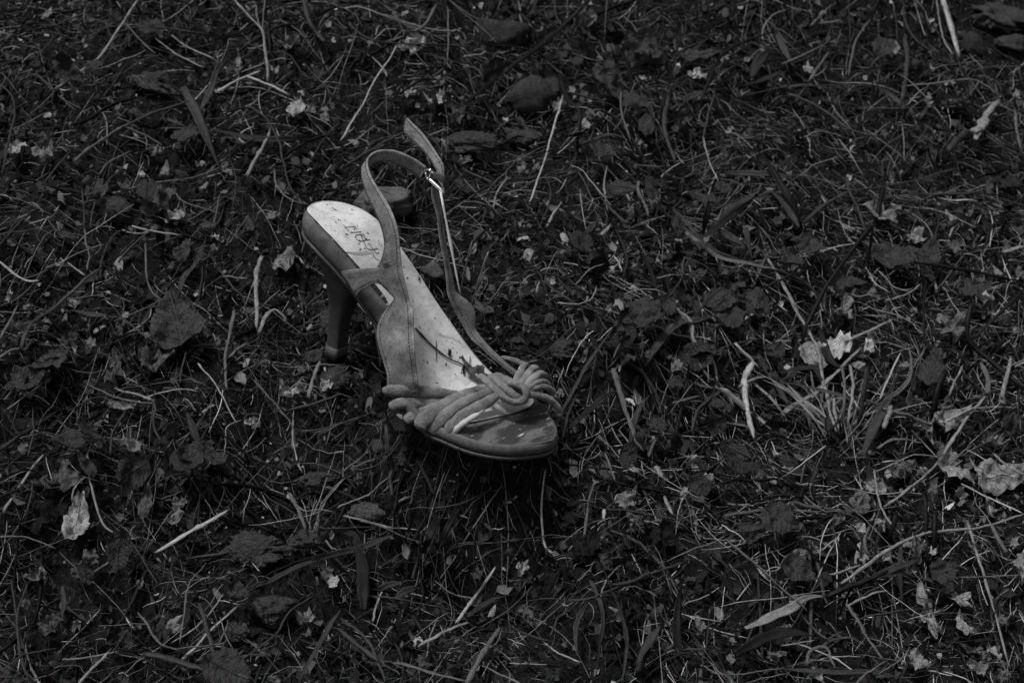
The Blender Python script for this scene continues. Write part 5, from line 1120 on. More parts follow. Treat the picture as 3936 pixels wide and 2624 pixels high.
 ('B', [(160, 1505), (300, 1500), (450, 1465)], 12, 'g', 'fine rootlet at the toe tip'),
 ('B', [(900, 0), (900, 130), (940, 270)], 22, 'g', 'bent straw hanging below the largest dark leaf'),
 ('B', [(740, 490), (780, 380), (840, 300)], 16, 'g', 'thin curved straw beside the drooping leaf'),
 ('B', [(1390, 1000), (1530, 960), (1680, 915)], 40, 'g', 'pale split straw under the clover'),
 ('B', [(1620, 780), (1720, 820), (1830, 830)], 34, 'g', 'pale straw at the foot of the knotty twig'),
 ('B', [(1870, 820), (2000, 920), (2160, 1070), (2281, 1150)], 40, 'g', 'pale split straw behind the thick stub, longer one'),
 ('B', [(120, 640), (170, 730), (215, 790)], 16, 'g', 'thin straw beside the side cords'),
 ('B', [(660, 440), (665, 640)], 16, 'm', 'short upright stem above the thick leaning stalk'),
]
for k, pts, w, tn, lb in ST:
    stem(k, pts, w, tn, lb, lift=1.85, nodes=1 if w > 24 else 0)
# dark standing stems and broad blades
DK = [
 ('TM', [(1710, 0, 3), (1450, 250, 2.6), (1250, 400, 2.2), (1000, 590, 1.8), (780, 770, 1.4)], 34, 'k', 'long dark stem slanting over the stones'),
 ('TM', [(1510, 540, 3), (1560, 690, 3), (1640, 770, 2.6), (1630, 930, 2.2), (1610, 1150, 1)], 36, 'k', 'dark forked stem in front of the oblong stone'),
 ('TM', [(2340, 200, 3), (2320, 330, 2.6), (2200, 760, 2), (2090, 830, 1)], 12, 'k', 'thin black stem beside the stacked dark leaves'),
 ('MR', [(1290, 0, 3), (1180, 150, 3), (1000, 400, 3), (900, 600, 2.6), (840, 720, 2.2), (825, 870, 1)], 34, 'k', 'black curving stem beside the long dry blade'),
 ('MR', [(1310, 0, 3), (1280, 260, 1)], 24, 'k', 'short black stem well past the toe'),
 ('MR', [(1620, 245, 3), (1800, 270, 3), (2000, 300, 2.8), (2250, 355, 2)], 30, 'k', 'black stem carrying the long dusty leaf'),
 ('MR', [(1670, 390, 2.6), (1665, 600, 2), (1670, 850, 1)], 20, 'k', 'black upright stem under the hanging leaf'),
 ('MR', [(1990, 520, 3), (1965, 650, 2.6), (1975, 780, 2), (2100, 900, 1.6), (2350, 1110, 1.2)], 34, 'k', 'black forked stem beside the grey lobed leaf'),
 ('MR', [(2350, 430, 3), (2170, 600, 2.6), (2000, 770, 2)], 26, 'k', 'black stem far out past the toe'),
 ('MR', [(1800, 990, 2.6), (1750, 1150, 2), (1715, 1300, 1)], 40, 'k', 'black stub beside the dark hanging leaf'),
 ('MR', [(1270, 960, 2.4), (1250, 1100, 2), (1210, 1340, 1)], 44, 'd', 'dark broad blade standing in the tuft'),
 ('BR', [(1665, 270, 2.6), (1680, 420, 2.2), (1690, 750, 1)], 40, 'k', 'black stub, taller of two out past the toe'),
 ('BR', [(1740, 380, 2.4), (1735, 550, 2), (1725, 700, 1)], 34, 'k', 'black stub, shorter of two out past the toe'),
 ('BR', [(1470, 400, 2.4), (1440, 510, 2), (1410, 610, 1)], 34, 'k', 'black leaning stub above the longest curving stem'),
 ('BR', [(840, 620, 2.2), (950, 740, 2), (1090, 890, 1.4)], 26, 'k', 'black stem dropping downhill past the toe'),
 ('BR', [(1000, 970, 2.4), (1100, 915, 2.4), (1250, 860, 2), (1400, 800, 2)], 44, 'd', 'dark thick stem above the bright dried blade'),
 ('BR', [(1150, 930, 2), (1110, 1020, 1.6), (1080, 1100, 1)], 34, 'k', 'short black twig below the dark thick stem'),
 ('TR', [(540, 1060, 2.6), (640, 1220, 2.4), (740, 1380, 2), (830, 1567, 1)], 52, 'k', 'broad black blade leaning well past the toe'),
 ('TR', [(130, 680, 2.6), (240, 420, 2.6), (400, 300, 2.4), (640, 215, 2)], 26, 'k', 'black bent blade high uphill past the toe'),
 ('TR', [(1390, 1240, 2), (1360, 1400, 1.6), (1330, 1567, 1)], 34, 'k', 'black stem crossing the star-lobed leaf'),
 ('TR', [(550, 1060, 2), (470, 1040, 2), (380, 1060, 1)], 14, 'k', 'thin black stem end beside the leaning blade'),
 ('A', [(1780, 200, 3), (1760, 350, 2.6), (1710, 600, 1)], 70, 'k', 'broad black stalk under the dusty oval leaf'),
 ('A', [(1200, 240, 2.4), (1320, 370, 2), (1400, 490, 1)], 44, 'k', 'black stem crossing under the long dry blade'),
 ('B', [(1860, 720, 1.8), (1840, 850, 1.5), (1780, 980, 1)], 90, 'k', 'black broad stub under the knotty twig'),
 ('B', [(1400, 1560, 1), (1400, 1400, 1.8), (1420, 1280, 2.4)], 90, 'd', 'dark split stump below the clover'),
 ('C', [(1500, 1500, 1), (1600, 1250, 1.6), (1750, 980, 2), (1880, 730, 2.2), (1960, 650, 2)], 90, 'd', 'dark frayed stalk leaning under the toe, thicker one'),
 ('C', [(1650, 1450, 1), (1800, 1150, 1.6), (1960, 860, 2), (2070, 690, 2)], 60, 'd', 'dark frayed stalk leaning under the toe, thinner one'),
 ('C', [(1160, 600, 1.4), (1150, 700, 1.6), (1170, 850, 1.4), (1190, 1000, 1)], 46, 'm', 'grey stalk piece standing beside the dark upright stem'),
 ('C', [(1090, 90, 2), (1100, 300, 1.8), (1130, 480, 1.4), (1130, 600, 1)], 50, 'm', 'grey flat stalk standing on the heel side of the toe cords'),
 ('ML', [(0, 1530, 1.6), (130, 1440, 1.6), (370, 1280, 1.4)], 44, 'd', 'dark thick stem far behind the heel'),
 ('BM', [(150, 1070, .8), (150, 900, 1.4), (140, 720, 1.8), (80, 580, 2)], 90, 'd', 'wide dark blade standing up below the flat-topped stone'),
 ('BM', [(2330, 1400, .8), (2310, 1150, 1.6), (2350, 850, 2.4)], 70, 'd', 'dark upright blade downhill of the toe'),
]
for k, pts, w, tn, lb in DK:
    stem(k, pts, w, tn, lb, lift=1.5, name='weed_stalk', blade=w >= 50, wob=.05)
BL_ = [
 ('MR', [(20, 30), (130, 120), (260, 205), (450, 250), (600, 280), (760, 335), (880, 410), (950, 490)], 44, 'g', 'long dry ribbed grass blade sweeping on the buckle side of the sandal'),
 ('A', [(1290, 320), (1500, 500), (1700, 650), (1900, 770), (2281, 900)], 34, 'm', 'second grass blade lying along the long dry one'),
 ('A', [(1380, 280), (1500, 400), (1620, 540), (1700, 640)], 40, 'm', 'short grass blade joining the long dry one'),
 ('A', [(1700, 620), (1900, 470), (2100, 300), (2281, 170)], 80, 'd', 'wide dark blade crossing the long dry one'),
 ('A', [(1880, 510), (2000, 600), (2190, 720)], 80, 'm', 'flat grey stalk piece under the crossing blades'),
 ('B', [(1090, 590), (1200, 420), (1350, 210), (1480, 120), (1650, 90), (1810, 55)], 110, 'm', 'dark strap-shaped blade bending on the buckle side of the sandal'),
 ('B', [(910, 1480), (960, 1230), (1030, 1060), (1140, 900)], 56, 'm', 'folded grass blade crossing the thick leaning stalk'),
 ('B', [(190, 1330), (350, 1200), (500, 1050), (640, 930), (780, 850)], 70, 'd', 'wide dark blade lying beside the toe'),
 ('B', [(70, 1360), (170, 1100), (290, 890), (420, 640), (560, 440), (700, 230), (800, 20)], 34, 'm', 'long ribbed straw leaning on the toe tip'),
 ('B', [(170, 1380), (250, 1090), (350, 860)], 26, 'm', 'short ribbed straw beside the long one at the toe tip'),
 ('TL', [(1260, 600), (1350, 790), (1420, 960), (1520, 1180)], 70, 'm', 'grey forked blade, broad arm, uphill behind the heel'),
 ('TL', [(1370, 780), (1450, 620), (1500, 480), (1600, 350)], 40, 'm', 'grey forked blade, narrow arm, uphill behind the heel'),
 ('TL', [(1150, 820), (1240, 860), (1330, 910)], 36, 'm', 'short grey blade beside the forked blade'),
 ('TL', [(1480, 900), (1650, 940), (1800, 965), (2000, 960), (2200, 930)], 44, 'd', 'dark level blade uphill of the heel'),
 ('ML', [(1240, 440), (1270, 350), (1350, 270), (1500, 170), (1690, 50)], 44, 'm', 'grey blade leaning behind the heel'),
 ('ML', [(1270, 340), (1360, 230), (1420, 60)], 26, 'm', 'thin blade crossing the grey leaning blade'),
 ('ML', [(1290, 1270), (1340, 1400), (1390, 1540)], 50, 'm', 'short grey blade below the big wrinkled leaf'),
 ('ML', [(480, 570), (620, 600), (750, 605)], 40, 'm', 'short glossy dark blade far behind the heel'),
 ('BL', [(1560, 1040), (1700, 930), (1850, 860), (2000, 780), (2160, 720), (2350, 690)], 30, 'm', 'long grass blade bowed over the soil clods'),
 ('BL', [(2060, 1567), (2150, 1400), (2260, 1180), (2350, 1060)], 40, 'm', 'grey blade leaning downhill behind the heel'),
 ('BL', [(430, 900), (440, 1000), (430, 1150)], 34, 'm', 'upright grey blade far behind the heel'),
 ('BL', [(800, 570), (880, 650), (930, 760)], 34, 'm', 'split grey blade below the wrinkled leaf'),
 ('C', [(270, 1567), (500, 1520), (800, 1450), (1000, 1370), (1200, 1290)], 70, 'm', 'wide ribbed blade below the flat-topped stone'),
 ('C', [(640, 1280), (740, 1310), (810, 1440), (850, 1567)], 70, 'd', 'dark folded blade falling downhill of the toe'),
 ('C', [(2160, 1140), (2230, 1230), (2281, 1290)], 40, 'm', 'grey pointed blade below the toe hollow'),
 ('C', [(1290, 1390), (1310, 1480), (1330, 1567)], 90, 'g', 'split pale-edged stalk below the twigs'),
 ('C', [(2060, 1567), (2070, 1400), (2110, 1220)], 36, 'm', 'thin upright blade with rounded tip below the toe'),
 ('BM', [(1810, 780), (1850, 880), (1910, 1030), (1960, 1200), (1970, 1350), (1930, 1567)], 36, 'm', 'long grass blade bowing running far downhill, more bent one'),
 ('BM', [(1710, 860), (1760, 980), (1790, 1120), (1770, 1330), (1740, 1567)], 34, 'm', 'long grass blade bowing running far downhill, straighter one'),
 ('BM', [(1690, 1010), (1640, 1110), (1615, 1210), (1620, 1380)], 36, 'm', 'short curved grass blade beside the two long ones'),
 ('BM', [(870, 1110), (1000, 1020), (1100, 980), (1240, 940)], 40, 'm', 'curved blade beside the pale broken straw'),
 ('BM', [(380, 990), (450, 930), (530, 910)], 50, 'm', 'ribbed broad blade beside the pale broken straw'),
 ('BM', [(250, 920), (330, 890), (430, 870)], 44, 'm', 'ribbed blade end beside the ribbed broad blade'),
 ('BM', [(2040, 1450), (2110, 1300), (2200, 1170)], 60, 'm', 'grey folded blade downhill past the toe'),
 ('BM', [(1550, 340), (1620, 330), (1720, 320)], 50, 'd', 'dark flat blade in the toe hollow'),
 ('BR', [(440, 1195), (540, 1150), (640, 1100), (760, 1045), (850, 980), (970, 968)], 62, 'l', 'bright dried broad blade downhill past the toe'),
 ('BR', [(360, 1370), (500, 1290), (650, 1245), (800, 1230), (900, 1245)], 76, 'd', 'dark broad blade below the bright dried one'),
 ('BR', [(680, 1465), (850, 1475), (1050, 1485), (1300, 1480), (1560, 1540)], 34, 'm', 'level grey blade far downhill of the toe'),
 ('BR', [(1510, 600), (1500, 760), (1505, 950), (1510, 1080)], 34, 'm', 'upright dark blade beside the longest stem'),
 ('BR', [(1180, 900), (1350, 830), (1500, 760), (1640, 715)], 50, 'm', 'dark long blade under the longest stem'),
 ('TR', [(640, 200), (690, 320), (760, 460)], 46, 'm', 'grey broad blade hanging from the bent black blade'),
 ('TR', [(480, 540), (530, 420), (600, 340)], 70, 'd', 'dark broad blade high uphill past the toe'),
 ('TR', [(290, 1190), (480, 1205), (640, 1210), (800, 1215)], 36, 'm', 'grey level blade well past the toe'),
 ('TR', [(520, 1360), (600, 1320), (680, 1380), (760, 1500), (800, 1567)], 54, 'm', 'ribbed curved blade beside the leaning black blade'),
 ('TR', [(220, 1567), (330, 1450), (450, 1370), (560, 1290)], 50, 'm', 'folded blade crossing the leaning black blade'),
 ('TR', [(1360, 610), (1430, 660), (1540, 740)], 40, 'm', 'short grey blade near the jointed stalk'),
 ('TR', [(0, 690), (100, 650), (210, 615)], 50, 'm', 'dark blade end well past the toe'),
 ('TR', [(380, 610), (540, 560), (690, 490)], 44, 'd', 'dark blade beneath the crossing stalks'),
 ('MR', [(620, 300), (740, 330), (860, 400), (950, 480)], 60, 'm', 'broad end of the long dry blade folded back'),
 ('MR', [(1240, 1567), (1330, 1360), (1410, 1190), (1470, 1040)], 60, 'm', 'broad grey blade rising from the tuft base'),
 ('MR', [(1280, 1270), (1400, 1190), (1530, 1080), (1570, 960), (1555, 810)], 30, 'g', 'long pale curved blade curving beside the tuft'),
 ('MR', [(1010, 1400), (1050, 1300), (1100, 1340)], 90, 'd', 'dark leaf base at the foot of the tuft'),
 ('MR', [(520, 880), (600, 1000), (700, 1180), (760, 1260)], 40, 'm', 'grey blade leaning behind the thick stub'),
 ('MR', [(640, 1010), (760, 985), (860, 960), (930, 975), (985, 1110), (1020, 1260)], 44, 'd', 'dark twisting blade across the tuft'),
 ('MR', [(950, 700), (990, 850), (1060, 950), (1180, 930)], 50, 'd', 'dark bent blade above the tuft'),
 ('MR', [(0, 680), (90, 640), (190, 620)], 40, 'm', 'ribbed blade end beside the double leaf'),
 ('MR', [(440, 0), (450, 120), (480, 230)], 40, 'm', 'curled blade uphill of the heart-shaped leaf'),
 ('MR', [(260, 20), (330, 70), (430, 150)], 60, 'm', 'flat broken stalk above the long dry blade'),
]
for k, pts, w, tn, lb in BL_:
    stem(k, pts, w * 1.1, tn, lb, lift=1.8, name='grass_blade', cat='grass blade', blade=True, wob=.05)
# tuft of dead grass right of the toe: each blade rises from one base
base = px('MR', [(1060, 1400)])[0]
for q in range(46):
    r = np.random.default_rng(900 + q); a = r.normal(0, .75); ln = r.uniform(130, 470)
    b0 = (base[0] + r.normal(0, 75), base[1] + r.normal(0, 38)); Pb = pg(b0[0], b0[1], .4); cp = cmpp(Pb); Ln = ln * cp * .8
    P = np.array([Pb + (NRT * math.sin(a) * (t ** 1.2) + NFW * math.cos(a) * t * .75 + NUP * (.55 * t - .28 * t * t)) * Ln for t in np.linspace(0, 1, 11)])
    P = wobble(P, .08, q)
    V, F, uv = blade_geo(P, r.uniform(.1, .26), 900 + q, .4) if q % 2 else stem_geo(P, r.uniform(.08, .17), (1, .5), 6, q)
    place('tuft_blade', V, F, 'stem', uv, float(r.choice([.1, .16, .24, .3])), ('flat pale blade' if q % 2 else 'round pale stalk') + (' leaning steeply aside' if abs(a) > .75 else ' leaning slightly' if abs(a) > .35 else ' standing upright') + (', long,' if ln > 300 else ', short,') + ' in the dead grass tuft', 'grass blade', 'blades of the dead grass tuft')
# the bright straw that leans along the far strap, and straws next to it
def lean(name, a, ya, b, w, tone, label, cat='stem'):
    A = rotz(on_y(a[0], a[1], ya)); B = pg(b[0], b[1], .9) if len(b) == 2 else rotz(on_y(*b)); P = np.array([A * (1 - t) + B * t for t in np.linspace(0, 1, 9)])
    V, F, uv = stem_geo(P, w * cmpp(A), (1, .9), 7, 5); return place(name, V, F, 'bleach' if tone > .9 else 'stem', uv, tone, label, cat)
lean('straw_stem', (1697, 757), 1.2, (1763, 1100, 1.7), 13, 1.0, 'brilliant white straight straw leaning along the outer strap')
for q, (u, v) in enumerate([(1235, 1395), (1262, 1412), (1300, 1420), (1338, 1405), (1360, 1385), (1215, 1370)]):
    Pb = pg(u, v, .1); a = -.9 + q * .36; P = np.array([Pb + (NRT * math.sin(a) * t + NFW * .25 * t + NUP * (.8 * t - .45 * t * t)) * (1.2 + .25 * (q % 3)) for t in np.linspace(0, 1, 9)])
    if hits_shoe(P, .1).any(): continue
    V, F, uv = blade_geo(P, .16, q, .3); place('grass_blade', V, F, 'stem', uv, .03, ['short', 'bent', 'thin', 'curved', 'broad', 'tiny'][q] + ' dark grass blade growing at the heel tip', 'grass blade')
for q, (b, tip, y, wd, tn, lb) in enumerate([((1628, 1790), (1650, 1672), -5.3, .2, .03, 'dark blade crossing the sole edge under the cords'), ((1700, 1830), (1722, 1700), -5.1, .14, .06, 'thin grey blade touching the sole below the frayed cord'), ((1560, 1720), (1575, 1622), -5.4, .18, .025, 'short dark blade at the ball of the sandal'),
        ((1780, 1850), (1768, 1712), -5.2, .1, .1, 'thin pale straw standing before the toe'), ((2195, 1800), (2158, 1640), -.4, .13, .12, 'pale straw lapping over the toe tip'), ((2215, 1760), (2185, 1600), .4, .18, .03, 'dark blade standing off the toe tip'), ((2010, 1880), (2040, 1752), -4.6, .12, .03, 'dark thin blade in the toe hollow'), ((1500, 1640), (1492, 1540), -5.4, .15, .05, 'grey blade leaning on the first toe cord'), ((2240, 1700), (2172, 1560), 1.6, .12, .14, 'pale straw leaning on the last side cord')]):
    A = pg(b[0], b[1], .1); B = rotz(on_y(tip[0], tip[1], y)); md = (A + B) / 2 + np.array([.25 * (-1) ** q, -.2, .35]); P = catmull(np.array([A, md, B]), 6)
    if hits_shoe(P[:-2], .05).any(): P[:, 1] -= .5
    V, F, uv = blade_geo(P, wd, 60 + q, .35) if q % 2 == 0 else stem_geo(P, wd * .8, (1, .5), 6, 60 + q)
    place('grass_blade', V, F, 'stem', uv, tn, lb, 'grass blade')
lean('straw_stem', (1808, 948), 4.6, (1765, 1135), 8, .4, 'pale straight straw between outer strap and leaning stems')
lean('straw_stem', (1870, 985), 5.6, (1812, 1172), 8, .45, 'pale speckled straw beside the outer strap flare')
# things lying on the sandal
def on_shoe(pts, lift): return np.array([rotz(on_insole(u, v, lift)) for u, v in pts])
E0 = lambda pts: [(1600 + x / 3.92, 1050 + y / 3.92) for x, y in pts]
P = catmull(on_shoe(E0([(0, 840), (120, 970), (230, 1080), (400, 1220), (520, 1300), (650, 1350), (800, 1430)]), .16), 4)
V, F, uv = stem_geo(P, .14, (1, .6), 6, 3); place('dark_twig', V, F, 'stem', uv, .03, 'thin dark twig lying along the pale insole', 'twig')
P = catmull(on_shoe(E0([(300, 1020), (305, 1150), (300, 1320)]), .12), 4); V, F, uv = stem_geo(P, .05, (1, 1), 5, 4); place('dark_twig', V, F, 'stem', uv, .03, 'short dark splinter standing across the twig on the insole', 'twig')
P = catmull(on_shoe(E0([(340, 910), (420, 945), (520, 960), (600, 1010), (690, 1060)]), .1), 4); V, F, uv = stem_geo(P, .035, (1, .7), 5, 6); place('dark_twig', V, F, 'stem', uv, .04, 'hair-thin wavy rootlet on the pale insole', 'twig')
P = catmull(on_shoe(crop([(730, 822), (800, 820), (960, 828), (1100, 815), (1195, 800)]), .12), 4); V, F, uv = stem_geo(P, .06, (1, .8), 5, 8); place('dark_twig', V, F, 'stem', uv, .04, 'straight dark twig lying under the stamped letters', 'twig')
P = catmull(on_shoe(crop([(1190, 840), (1215, 890), (1270, 935), (1330, 955)]), .12), 4); V, F, uv = stem_geo(P, .035, (1, .8), 5, 9); place('dark_twig', V, F, 'stem', uv, .04, 'curled hair-thin rootlet on the heel seat', 'twig')
def shoe_leaf(c, size, ang, tone, shape, label, curl=.5, lift=.25, sd_=1):
    P = on_shoe([c], lift)[0]; V, F, uv = leaf_geo(shape, size[0], size[1], curl, sd_)
    X, Y = to_shoe(P[0], P[1]); sl_ = math.atan((prof(X + .5) - prof(X - .5))); ca, sa = math.cos(math.radians(ang)), math.sin(math.radians(ang))
    x = V[:, 0] * ca - V[:, 1] * sa; y = V[:, 0] * sa + V[:, 1] * ca
    W_ = rotz(np.column_stack([x * math.cos(sl_), y, V[:, 2] + x * math.sin(sl_)])) + P
    lx_, ly_ = to_shoe(W_[:, 0], W_[:, 1]); W_[:, 2] = np.maximum(W_[:, 2], prof(lx_) + .09)
    return place('leaf_scrap', W_, F, 'leaf', uv, tone, label, 'leaf')
shoe_leaf((1830, 1432), (1.2, .9), 20, .1, 'torn', 'dull grey leaf scrap caught behind the toe knot', .6, .45, 21)
shoe_leaf((1728, 1358), (.42, .2), -40, .03, 'torn', 'small jagged dark scrap beside the twig on the insole', .5, .2, 22)
shoe_leaf((1782, 1420), (.5, .18), -55, .025, 'torn', 'dark torn scrap below the twig on the insole', .4, .2, 23)
shoe_leaf((1806, 1388), (.45, .1), -50, .035, 'narrow', 'narrow dark scrap at the far insole edge', .3, .2, 24)
shoe_leaf((1484, 1012), (.01, .01), 0, .03, 'torn', 'x', .3, .2, 25) if False else None
shoe_leaf((1612, 1072), (.22, .16), 0, .06, 'torn', 'tiny dark crumb on the far insole edge', .8, .2, 26)
P = np.array([rotz(on_y(u, v, -2.12 - .1)) for u, v in crop([(1320, 950), (1365, 930), (1420, 965), (1380, 1015), (1345, 1010), (1335, 965)])] )
P = catmull(np.vstack([P, [rotz(on_y(*q, -2.2)) for q in crop([(1400, 990), (1500, 955)])]]), 4); V, F, uv = stem_geo(P, .055, (1, .6), 5, 12); place('dark_twig', V, F, 'stem', uv, .03, 'tiny dark curl of root stuck on the sling strap', 'twig')
# ------------------------------------------------------------------ random single leaves, straws, blades that fill the ground
def soilness(u, v):
    s = 0.0
    for cu, cv, ru, rv in ((985, 2130, 270, 170), (1050, 2330, 200, 150), (3800, 110, 260, 170), (560, 320, 260, 140), (3660, 430, 130, 80), (1950, 600, 330, 90), (450, 830, 110, 90)):
        s = max(s, 1 - ((u - cu) / ru) ** 2 - ((v - cv) / rv) ** 2)
    return min(1, max(0, s * 1.6))
rr = np.random.default_rng(4242)
def free(V, pad=.5): return not hits_shoe(V, pad).any()
def shoe_zone(u, v): return 1150 < u < 2180 and 440 < v < 1760
LAND = [((1465, 800), 'pale rounded stone'), ((2040, 370), 'oblong grey stone'), ((1585, 170), 'torn pale leaf'), ((1420, 1965), 'flat-topped stone'), ((2850, 1560), 'thick pale stub'), ((3220, 1600), 'grass tuft'), ((2960, 1050), 'long dry blade'), ((2480, 1200), 'largest dark leaf'),
        ((690, 1240), 'big wrinkled leaf'), ((300, 1990), 'bright wrinkled leaf'), ((980, 2120), 'largest soil clod'), ((740, 2040), 'thick glossy straw'), ((2000, 2190), 'small bright leaf'), ((1800, 2290), 'pale broken straw'), ((2400, 2150), 'twisted vine'), ((2980, 2360), 'bright dried blade'), ((3760, 1820), 'overlapping pale leaves'),
        ((3570, 2360), 'blotched pale leaf'), ((3800, 2250), 'straight pale stem'), ((3390, 820), 'star-lobed leaf'), ((3660, 120), 'thick pale stalk'), ((3800, 460), 'frayed bark strip'), ((3000, 450), 'swollen grass stem'), ((2680, 300), 'bright crumpled leaf'), ((2350, 290), 'dark pointed leaves'), ((3240, 1200), 'silvery leaf'),
        ((3670, 1260), 'grey lobed leaf'), ((3440, 980), 'long dusty leaf'), ((60, 570), 'bright round leaf'), ((680, 830), 'bright broken leaf'), ((790, 560), 'grey forked blade'), ((1000, 280), 'forked pale twig'), ((430, 170), 'slanting pale straw'), ((620, 1400), 'grey leaf heap'), ((120, 1300), 'pleated dark leaf'), ((1090, 1010), 'pale round leaf'),
        ((980, 1250), 'bone-like stalk'), ((1140, 1510), 'bright crumpled scrap'), ((880, 1560), 'bright bent stem'), ((870, 2570), 'sharp-edged dark leaf'), ((120, 2400), 'fine stem bundle'), ((500, 2470), 'fibrous bark strip'), ((1240, 1790), 'bark stick'), ((2000, 1900), 'toe hollow'), ((2420, 1500), 'thick leaning stalk'), ((2300, 1150), 'sickle-shaped straw'), ((3150, 2000), 'ribbed dark leaf'), ((2350, 620), 'stacked dark leaves'), ((2880, 880), 'dusty oval leaf')]
def near_noun(u, v): return min(LAND, key=lambda q: (q[0][0] - u) ** 2 + (q[0][1] - v) ** 2)[1]
grp = {'l': ('small pale dry leaf scrap mixed into the litter', 'pale scraps in the litter'), 'm': ('small grey rotting leaf scrap mixed into the litter', 'grey scraps in the litter')}
cnt = 0; tries = 0
while cnt < 110 and tries < 3000:
    tries += 1; u, v = rr.uniform(0, W), rr.uniform(0, H)
    if shoe_zone(u, v) or rr.random() < soilness(u, v) * .85: continue
    right = u > 2300 and v > 700; P = pg(u, v, rr.uniform(.5, 1.1)); sz = rr.uniform(.35, .75) * (1.35 if right else 1)
    key = 'l' if rr.random() < (.42 if right else .28) else 'm'
    shp = str(rr.choice(['torn', 'torn', 'torn', 'ovate', 'lobed']))
    V, F, uv = leaf_geo(shp, sz, sz * rr.uniform(.5, .9), rr.uniform(.5, .9), 5000 + cnt, 22, 4)
    V = orient(V, rr.uniform(0, 6.28), (rr.normal(0, .4), rr.normal(0, .4)), P)
    g_ = ground(V[:, 0], V[:, 1], False) + .05; V[:, 2] = np.maximum(V[:, 2], g_)
    if not free(V): continue
    tn = rr.uniform(.14, .32) if key == 'l' else rr.uniform(.04, .1)
    place('leaf_scrap', V, F, 'leaf', uv, float(tn), '%s %s %s leaf scrap lying near the %s' % ('tiny' if sz < .5 else 'small' if sz < .72 else 'larger', 'pale' if key == 'l' else 'dark grey', {'torn': 'torn', 'ovate': 'oval', 'lobed': 'lobed'}[shp], near_noun(u, v)), 'leaf', grp[key][1]); cnt += 1
cnt = 0; tries = 0
while cnt < 75 and tries < 3000:
    tries += 1
    if rr.random() < .72: v = rr.uniform(60, 1900); u = rr.normal(2330 + (v - 500) * .32, 230)
    else: u, v = rr.uniform(0, 900), rr.uniform(0, 2500)
    if shoe_zone(u, v) or not (0 < u < W): continue
    P = pg(u, v, rr.uniform(1.5, 3.0)); sz = rr.uniform(.55, 1.3); shp = str(rr.choice(['ovate', 'heart', 'round', 'narrow']))
    V, F, uv = leaf_geo(shp, sz, sz * (1.5 if shp == 'narrow' else .95), rr.uniform(.25, .55), 7000 + cnt, 26, 5); V = orient(V, rr.uniform(0, 6.28), (rr.normal(0, .45), rr.normal(0, .45)), P)
    V[:, 2] = np.maximum(V[:, 2], ground(V[:, 0], V[:, 1], False) + .1)
    if not free(V): continue
    place('green_leaf', V, F, 'green', uv, float(rr.uniform(.014, .036)), '%s dark living %s leaf growing near the %s' % ('small' if sz < .75 else 'medium' if sz < .95 else 'large', {'ovate': 'oval', 'heart': 'notched', 'round': 'round', 'narrow': 'narrow'}[shp], near_noun(u, v)), 'leaf', 'dark living leaves'); cnt += 1
for q in range(34):
    v = rr.uniform(100, 1700); u = rr.normal(2400 + (v - 500) * .32, 260)
    if shoe_zone(u, v): continue
    Pb = pg(u, v, .2); a = rr.normal(0, .5); Ln = rr.uniform(3, 7.5); tt = np.linspace(0, 1, 12)
    P = np.array([Pb + (NRT * (math.sin(a) * t + .25 * math.sin(q) * t * t) + NFW * math.cos(a) * t * .6 + NUP * (.6 * t - .25 * t * t)) * Ln for t in tt]); P = wobble(P, .06, q)
    if not free(P): continue
    V, F, uv = stem_geo(P, rr.uniform(.1, .22), (1, .5), 7, q) if q % 2 else blade_geo(P, rr.uniform(.25, .5), q, .3)
    place('weed_stalk', V, F, 'stem', uv, float(rr.uniform(.006, .02)), '%s dark %s rising near the %s' % ('short' if Ln < 5 else 'tall', 'round weed stalk' if q % 2 else 'flat weed blade', near_noun(u, v)), 'stem', 'dark weeds on the slope')
gs = {'l': ('short pale straw lying loose in the litter', 'loose pale straws'), 'm': ('short dark grey stem lying loose in the litter', 'loose dark stems')}
cnt = 0; tries = 0
while cnt < 90 and tries < 3000:
    tries += 1; u, v = rr.uniform(0, W), rr.uniform(0, H)
    if shoe_zone(u, v) or rr.random() < soilness(u, v) * .7: continue
    P0 = pg(u, v, 1.0); a = rr.uniform(0, 3.14); Ln = rr.uniform(1.2, 4.2); bend = rr.normal(0, .35)
    t = np.linspace(-.5, .5, 11); d = NRT * math.cos(a) + NFW * math.sin(a); nrm = NFW * math.cos(a) - NRT * math.sin(a)
    P = P0 + t[:, None] * Ln * d + ((t ** 2) * bend * Ln * 1.5)[:, None] * nrm
    P[:, 2] = np.maximum(ground(P[:, 0], P[:, 1], False) + .7 + rr.uniform(0, .8), P[:, 2] - .2)
    P = catmull(P[::2], 3); P = wobble(P, .05, cnt)
    if not free(P): continue
    key = 'l' if rr.random() < .6 else 'm'
    V, F, uv = stem_geo(P, rr.uniform(.09, .2), (1, .7), 6, cnt)
    place('loose_straw', V, F, 'stem', uv, float(rr.uniform(.16, .36) if key == 'l' else rr.uniform(.02, .07)), '%s %s %s lying loose near the %s' % ('short' if Ln < 2.6 else 'longer', 'straight' if abs(bend) < .25 else 'curved', 'pale straw' if key == 'l' else 'dark stem', near_noun(u, v)), 'stem', gs[key][1]); cnt += 1

